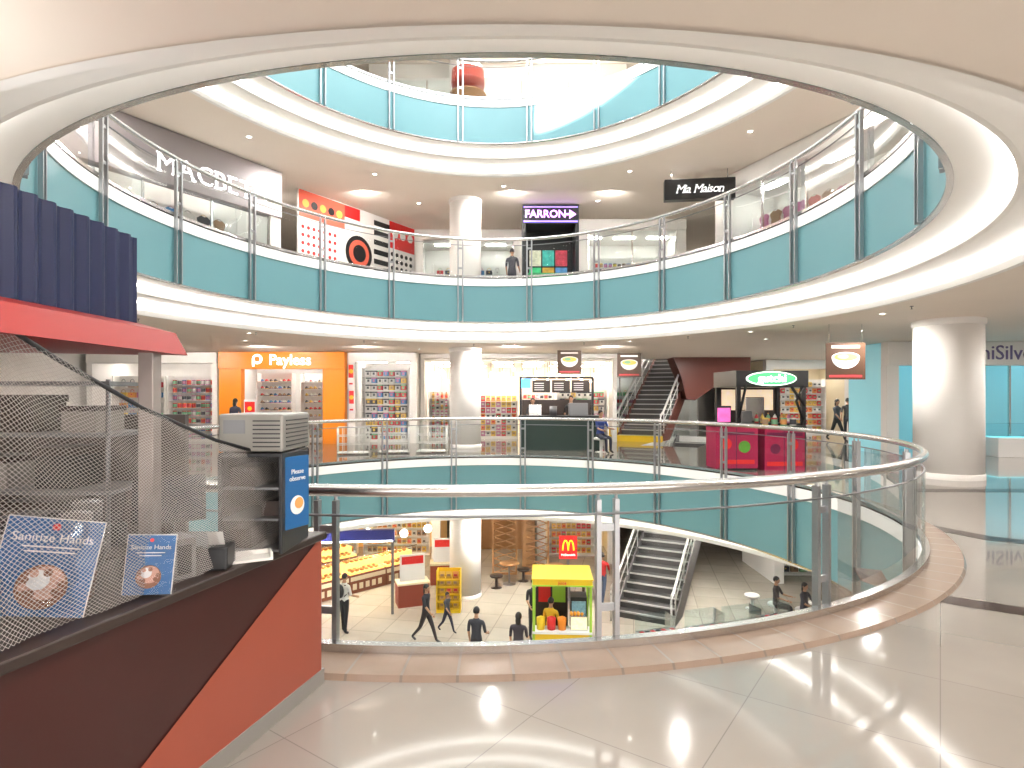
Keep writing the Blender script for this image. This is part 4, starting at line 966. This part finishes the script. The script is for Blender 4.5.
# ------------------------------------------------------------------ people
SHOE=mat('shoe_black',(.03,.03,.03),.4)
FACE=mat('eye_dark',(.02,.015,.012),.3); LIP=mat('lip',(.3,.1,.08),.5)
def cmat(c): return mat('cloth_%.2f_%.2f_%.2f'%c,c,.8)
def person(loc,rotz,label,shirt,pants,pose=None,hh=1.65,hair='short',sleeve=True,group=None,extra=None):
    q=dict(lt=0,rt=0,lk=0,rk=0,la=5,ra=-5,le=10,re=10,lean=0,head=0); q.update(pose or {})
    r=math.radians
    def d(a): return Vector((0,-math.sin(r(a)),-math.cos(r(a))))
    ln=r(q['lean'])
    def up(v):
        z=v.z-.92; return Vector((v.x,v.y*math.cos(ln)-z*math.sin(ln),.92+z*math.cos(ln)+v.y*math.sin(ln)))
    J={};Rd={}
    def j(n,v,rad,ry=None): J[n]=v; Rd[n]=(rad,ry or rad)
    j('pelvis',Vector((0,0,.93)),.145,.11); j('waist',up(Vector((0,0,1.08))),.125,.095); j('chest',up(Vector((0,0,1.28))),.15,.105)
    j('neckb',up(Vector((0,.005,1.42))),.075,.065); j('neck',up(Vector((0,0,1.50))),.05,.05); j('skull',up(Vector((0,-.01,1.57))),.06,.06)
    for s,nm,t,kk,a,e_ in ((1,'L',q['lt'],q['lk'],q['la'],q['le']),(-1,'R',q['rt'],q['rk'],q['ra'],q['re'])):
        hp=Vector((s*.085,0,.88)); kn=hp+d(t)*.41; an=kn+d(t-kk)*.40
        f=Vector((0,-math.cos(r((t-kk)*.5)),-.02 - .35*max(0,math.sin(r(kk-t)))))
        j('hip'+nm,hp,.088,.09); j('knee'+nm,kn,.056,.06); j('ank'+nm,an,.038,.042); j('toe'+nm,an+Vector((0,-.03,-.055)).lerp(f*.15+Vector((0,0,-.05)),.9),.036,.028)
        sh=up(Vector((s*.175,0,1.385))); el=sh+d(a)*.27+Vector((s*.035,0,0)); wr=el+d(a+e_)*.235+Vector((-s*.01,0,0)); pm=wr+d(a+e_+5)*.07
        j('sh'+nm,sh,.056,.056); j('el'+nm,el,.038,.038); j('wr'+nm,wr,.026,.022); j('pm'+nm,pm,.036,.018)
    E=[('pelvis','waist','s'),('waist','chest','s'),('chest','neckb','s'),('neckb','neck','k'),('neck','skull','k')]
    for n in 'LR': E+=[('pelvis','hip'+n,'p'),('hip'+n,'knee'+n,'p'),('knee'+n,'ank'+n,'p'),('ank'+n,'toe'+n,'o'),
                       ('chest','sh'+n,'s'),('sh'+n,'el'+n,'s'),('el'+n,'wr'+n,'k' if sleeve else 's'),('wr'+n,'pm'+n,'k')]
    names=list(J); ix={n:i for i,n in enumerate(names)}
    me=bpy.data.meshes.new('sk'); me.from_pydata([tuple(J[n]) for n in names],[(ix[a],ix[b]) for a,b,_ in E],[])
    t=bpy.data.objects.new('sk',me); COL.objects.link(t)
    m=t.modifiers.new('skin','SKIN'); m.use_smooth_shade=True
    if not me.skin_vertices:
        bm=bmesh.new(); bm.from_mesh(me); bm.verts.layers.skin.verify(); bm.to_mesh(me); bm.free()
    sv=me.skin_vertices[0].data
    for n in names:
        sv[ix[n]].radius=Rd[n]; sv[ix[n]].use_root=(n=='pelvis')
    sb=t.modifiers.new('sub','SUBSURF'); sb.levels=1; sb.render_levels=1
    bpy.context.view_layer.update()
    me2=bpy.data.meshes.new_from_object(t.evaluated_get(bpy.context.evaluated_depsgraph_get()))
    bpy.data.objects.remove(t)
    code={'s':0,'p':1,'k':2,'o':3}
    mb=MB(); vs=[v.co.copy() for v in me2.vertices]
    fs=[tuple(p.vertices) for p in me2.polygons]
    for p in me2.polygons:
        c=p.center; bd=9;bk=0
        for a,b,kd in E:
            A_,B_=J[a],J[b]; ab=B_-A_; tt=max(0,min(1,(c-A_).dot(ab)/ab.length_squared)); dd=(c-(A_+ab*tt)).length-.5*(Rd[a][0]*(1-tt)+Rd[b][0]*tt)
            if dd<bd: bd=dd;bk=code[kd]
        if bk==0 and c.z<J['pelvis'].z+.02 and not(abs(c.x)>.16): bk=1
        p.material_index=bk
    mb.v=vs; mb.f=[list(f) for f in fs]; mb.m=[p.material_index for p in me2.polygons]; mb.s=[True]*len(fs)
    hc=J['skull']+Vector((0,-.005,.045))
    Hm=Matrix.Translation(hc)@Matrix.Rotation(-ln+r(q['head']),4,'X')
    mb.ball((0,0,.01),(.074,.09,.098),2,16,12,M=Hm); mb.ball((0,-.025,-.055),(.052,.058,.05),2,12,8,M=Hm)
    mb.ball((0,-.09,-.015),(.011,.016,.02),2,8,6,M=Hm)
    for s in (-1,1):
        mb.ball((s*.028,-.082,.012),(.011,.006,.006),4,8,6,M=Hm); mb.ball((s*.075,.005,-.005),(.01,.018,.028),2,8,6,M=Hm)
    mb.ball((0,-.081,-.05),(.02,.006,.006),5,8,6,M=Hm)
    for s,n in ((1,'L'),(-1,'R')):
        wr,pm=J['wr'+n],J['pm'+n]; dr=(pm-wr).normalized(); sd=Vector((0,1,0)); sd=(sd-dr*sd.dot(dr)).normalized(); inn=dr.cross(sd)*(-s)
        for fi,(o_,L_) in enumerate(((-.024,.055),(-.008,.065),(.008,.062),(.023,.048))):
            b=pm+sd*o_+dr*.012; mb.tube([b,b+dr*L_*.45+inn*.004,b+dr*L_*.8+inn*.016,b+dr*L_+inn*.028],[.009,.0085,.008,.005],6,2)
        b=wr+dr*.025-sd*.022; mb.tube([b,b-sd*.022+dr*.02+inn*.01,b-sd*.026+dr*.045+inn*.018],[.011,.010,.006],6,2)
    zmin=min(v.z for v in mb.v)
    S=hh/1.68
    P=empty('person',loc,rotz,label=label,cat='person')
    P.scale=(S,S,S)
    sh=Vector((0,0,-zmin))
    for v in mb.v: v+=sh
    mk('body',mb,[shirt,pants,SKINM,SHOE,FACE,LIP],P)
    hb_=MB()
    vs=[];fs=[];nu,nv=18,8
    ext=.62 if hair=='short' else .66
    for a in range(nv+1):
        ph=pi*ext*a/nv
        for b in range(nu):
            th=2*pi*b/nu
            fr=max(0,-math.sin(th)); cut=ph*(1-.42*fr)
            vs.append((.082*math.sin(cut)*math.cos(th),.098*math.sin(cut)*math.sin(th)+.006,.012+.108*math.cos(cut)))
    for a in range(nv):
        for b in range(nu): fs.append((a*nu+b,a*nu+(b+1)%nu,(a+1)*nu+(b+1)%nu,(a+1)*nu+b))
    M2=Matrix.Translation(sh)@Hm
    hb_.add(vs,fs,0,True,M=M2)
    if hair=='long': hb_.ball((0,.055,-.09),(.07,.04,.13),0,12,8,M=M2)
    mk('hair',hb_,HAIR,P)
    if extra=='backpack':
        bp=MB(); bp.ball((0,.16,1.25-zmin),(.13,.08,.2),0,14,10)
        for s in (-1,1): bp.tube([(s*.1,.1,1.42-zmin),(s*.12,-.1,1.35-zmin),(s*.12,-.1,1.2-zmin),(s*.1,.1,1.1-zmin)],.015,6,0)
        mk('backpack',bp,BLACK,P)
    return P
walk=dict(lt=24,lk=6,rt=-20,rk=22,la=-25,ra=24,le=12,re=20)
stand=dict(lt=3,rt=-3,rk=2,la=4,ra=10,re=55)
sit=dict(lt=86,rt=84,lk=86,rk=82,la=30,ra=28,le=55,re=50)
person((-4.75,17.0,-5),2.6,'person in white shirt and black trousers standing with bag',cmat((.75,.74,.72)),cmat((.02,.02,.025)),stand,1.66,extra='backpack')
person((-2.35,16.4,-5),1.2,'person in black dress walking with a long stride',cmat((.02,.02,.025)),cmat((.025,.02,.02)),walk,1.6,'long')
person((-1.85,17.1,-5),1.0,'child in dark clothes walking beside adult',cmat((.05,.05,.06)),cmat((.03,.03,.05)),walk,1.15)
person((-.85,14.3,-5),pi-.3,'person in dark grey shirt standing on ground floor',cmat((.04,.04,.05)),cmat((.03,.03,.03)),stand,1.66)
person((.98,15.15,-5),2.6,'person in yellow shirt serving at the juice kiosk',cmat((.85,.5,.03)),cmat((.05,.05,.07)),stand,1.6)
person((.6,16.6,-5),.3,'person in black shirt standing behind juice kiosk',cmat((.03,.03,.03)),cmat((.04,.04,.05)),stand,1.65)
person((.15,14.1,-5),2.9,'person in dark top waiting at the juice kiosk',cmat((.05,.04,.05)),cmat((.03,.03,.04)),stand,1.6,'long')
person((2.95,19.6,-5),2.8,'person in red shirt walking near the stairs',cmat((.6,.03,.03)),cmat((.05,.07,.12)),walk,1.62)
person((8.5,17.45,-5),.6,'person in black top sitting on white stool',cmat((.03,.03,.035)),cmat((.03,.04,.08)),sit,1.62,'long')
person((7.9,17.95,-5),.9,'person in dark shirt sitting on round stool',cmat((.06,.05,.05)),cmat((.02,.02,.03)),sit,1.65)
person((.7,20.35,0),.1,'person in dark apron behind snack stall',cmat((.04,.04,.045)),cmat((.03,.03,.03)),stand,1.62)
person((2.0,20.3,0),-.2,'person in black shirt behind snack stall counter',cmat((.03,.03,.03)),cmat((.03,.03,.03)),stand,1.7)
person((2.72,18.42,0),.5,'person in blue shirt seated in front of snack stall',cmat((.03,.06,.25)),cmat((.03,.03,.05)),sit,1.6)
person((13.2,23.6,0),2.6,'person in black clothes walking down corridor',cmat((.02,.02,.02)),cmat((.03,.03,.04)),walk,1.66)
person((12.4,22.9,0),.4,'person in dark grey top walking towards atrium',cmat((.07,.07,.08)),cmat((.02,.02,.02)),walk,1.62,'long')
person((14.2,24.8,0),.2,'person in red top standing in corridor',cmat((.4,.06,.05)),cmat((.03,.03,.04)),stand,1.6)
person((.0,20.2,5),2.9,'person in black shirt beside the violet lit portal',cmat((.03,.03,.035)),cmat((.03,.03,.04)),stand,1.65)
person((-9.6,20.8,0),2.9,'shopper in dark top by the shoe shop',cmat((.05,.05,.08)),cmat((.05,.06,.1)),stand,1.6,'long')

# ------------------------------------------------------------------ camera
cam=bpy.data.cameras.new('camera'); cam.sensor_width=36; cam.lens=36*600/1024; cam.shift_y=12/1024; cam.clip_start=.05
co=bpy.data.objects.new('camera',cam); COL.objects.link(co); co.location=(0,0,1.73); co.rotation_euler=(pi/2,0,0)
SC.camera=co
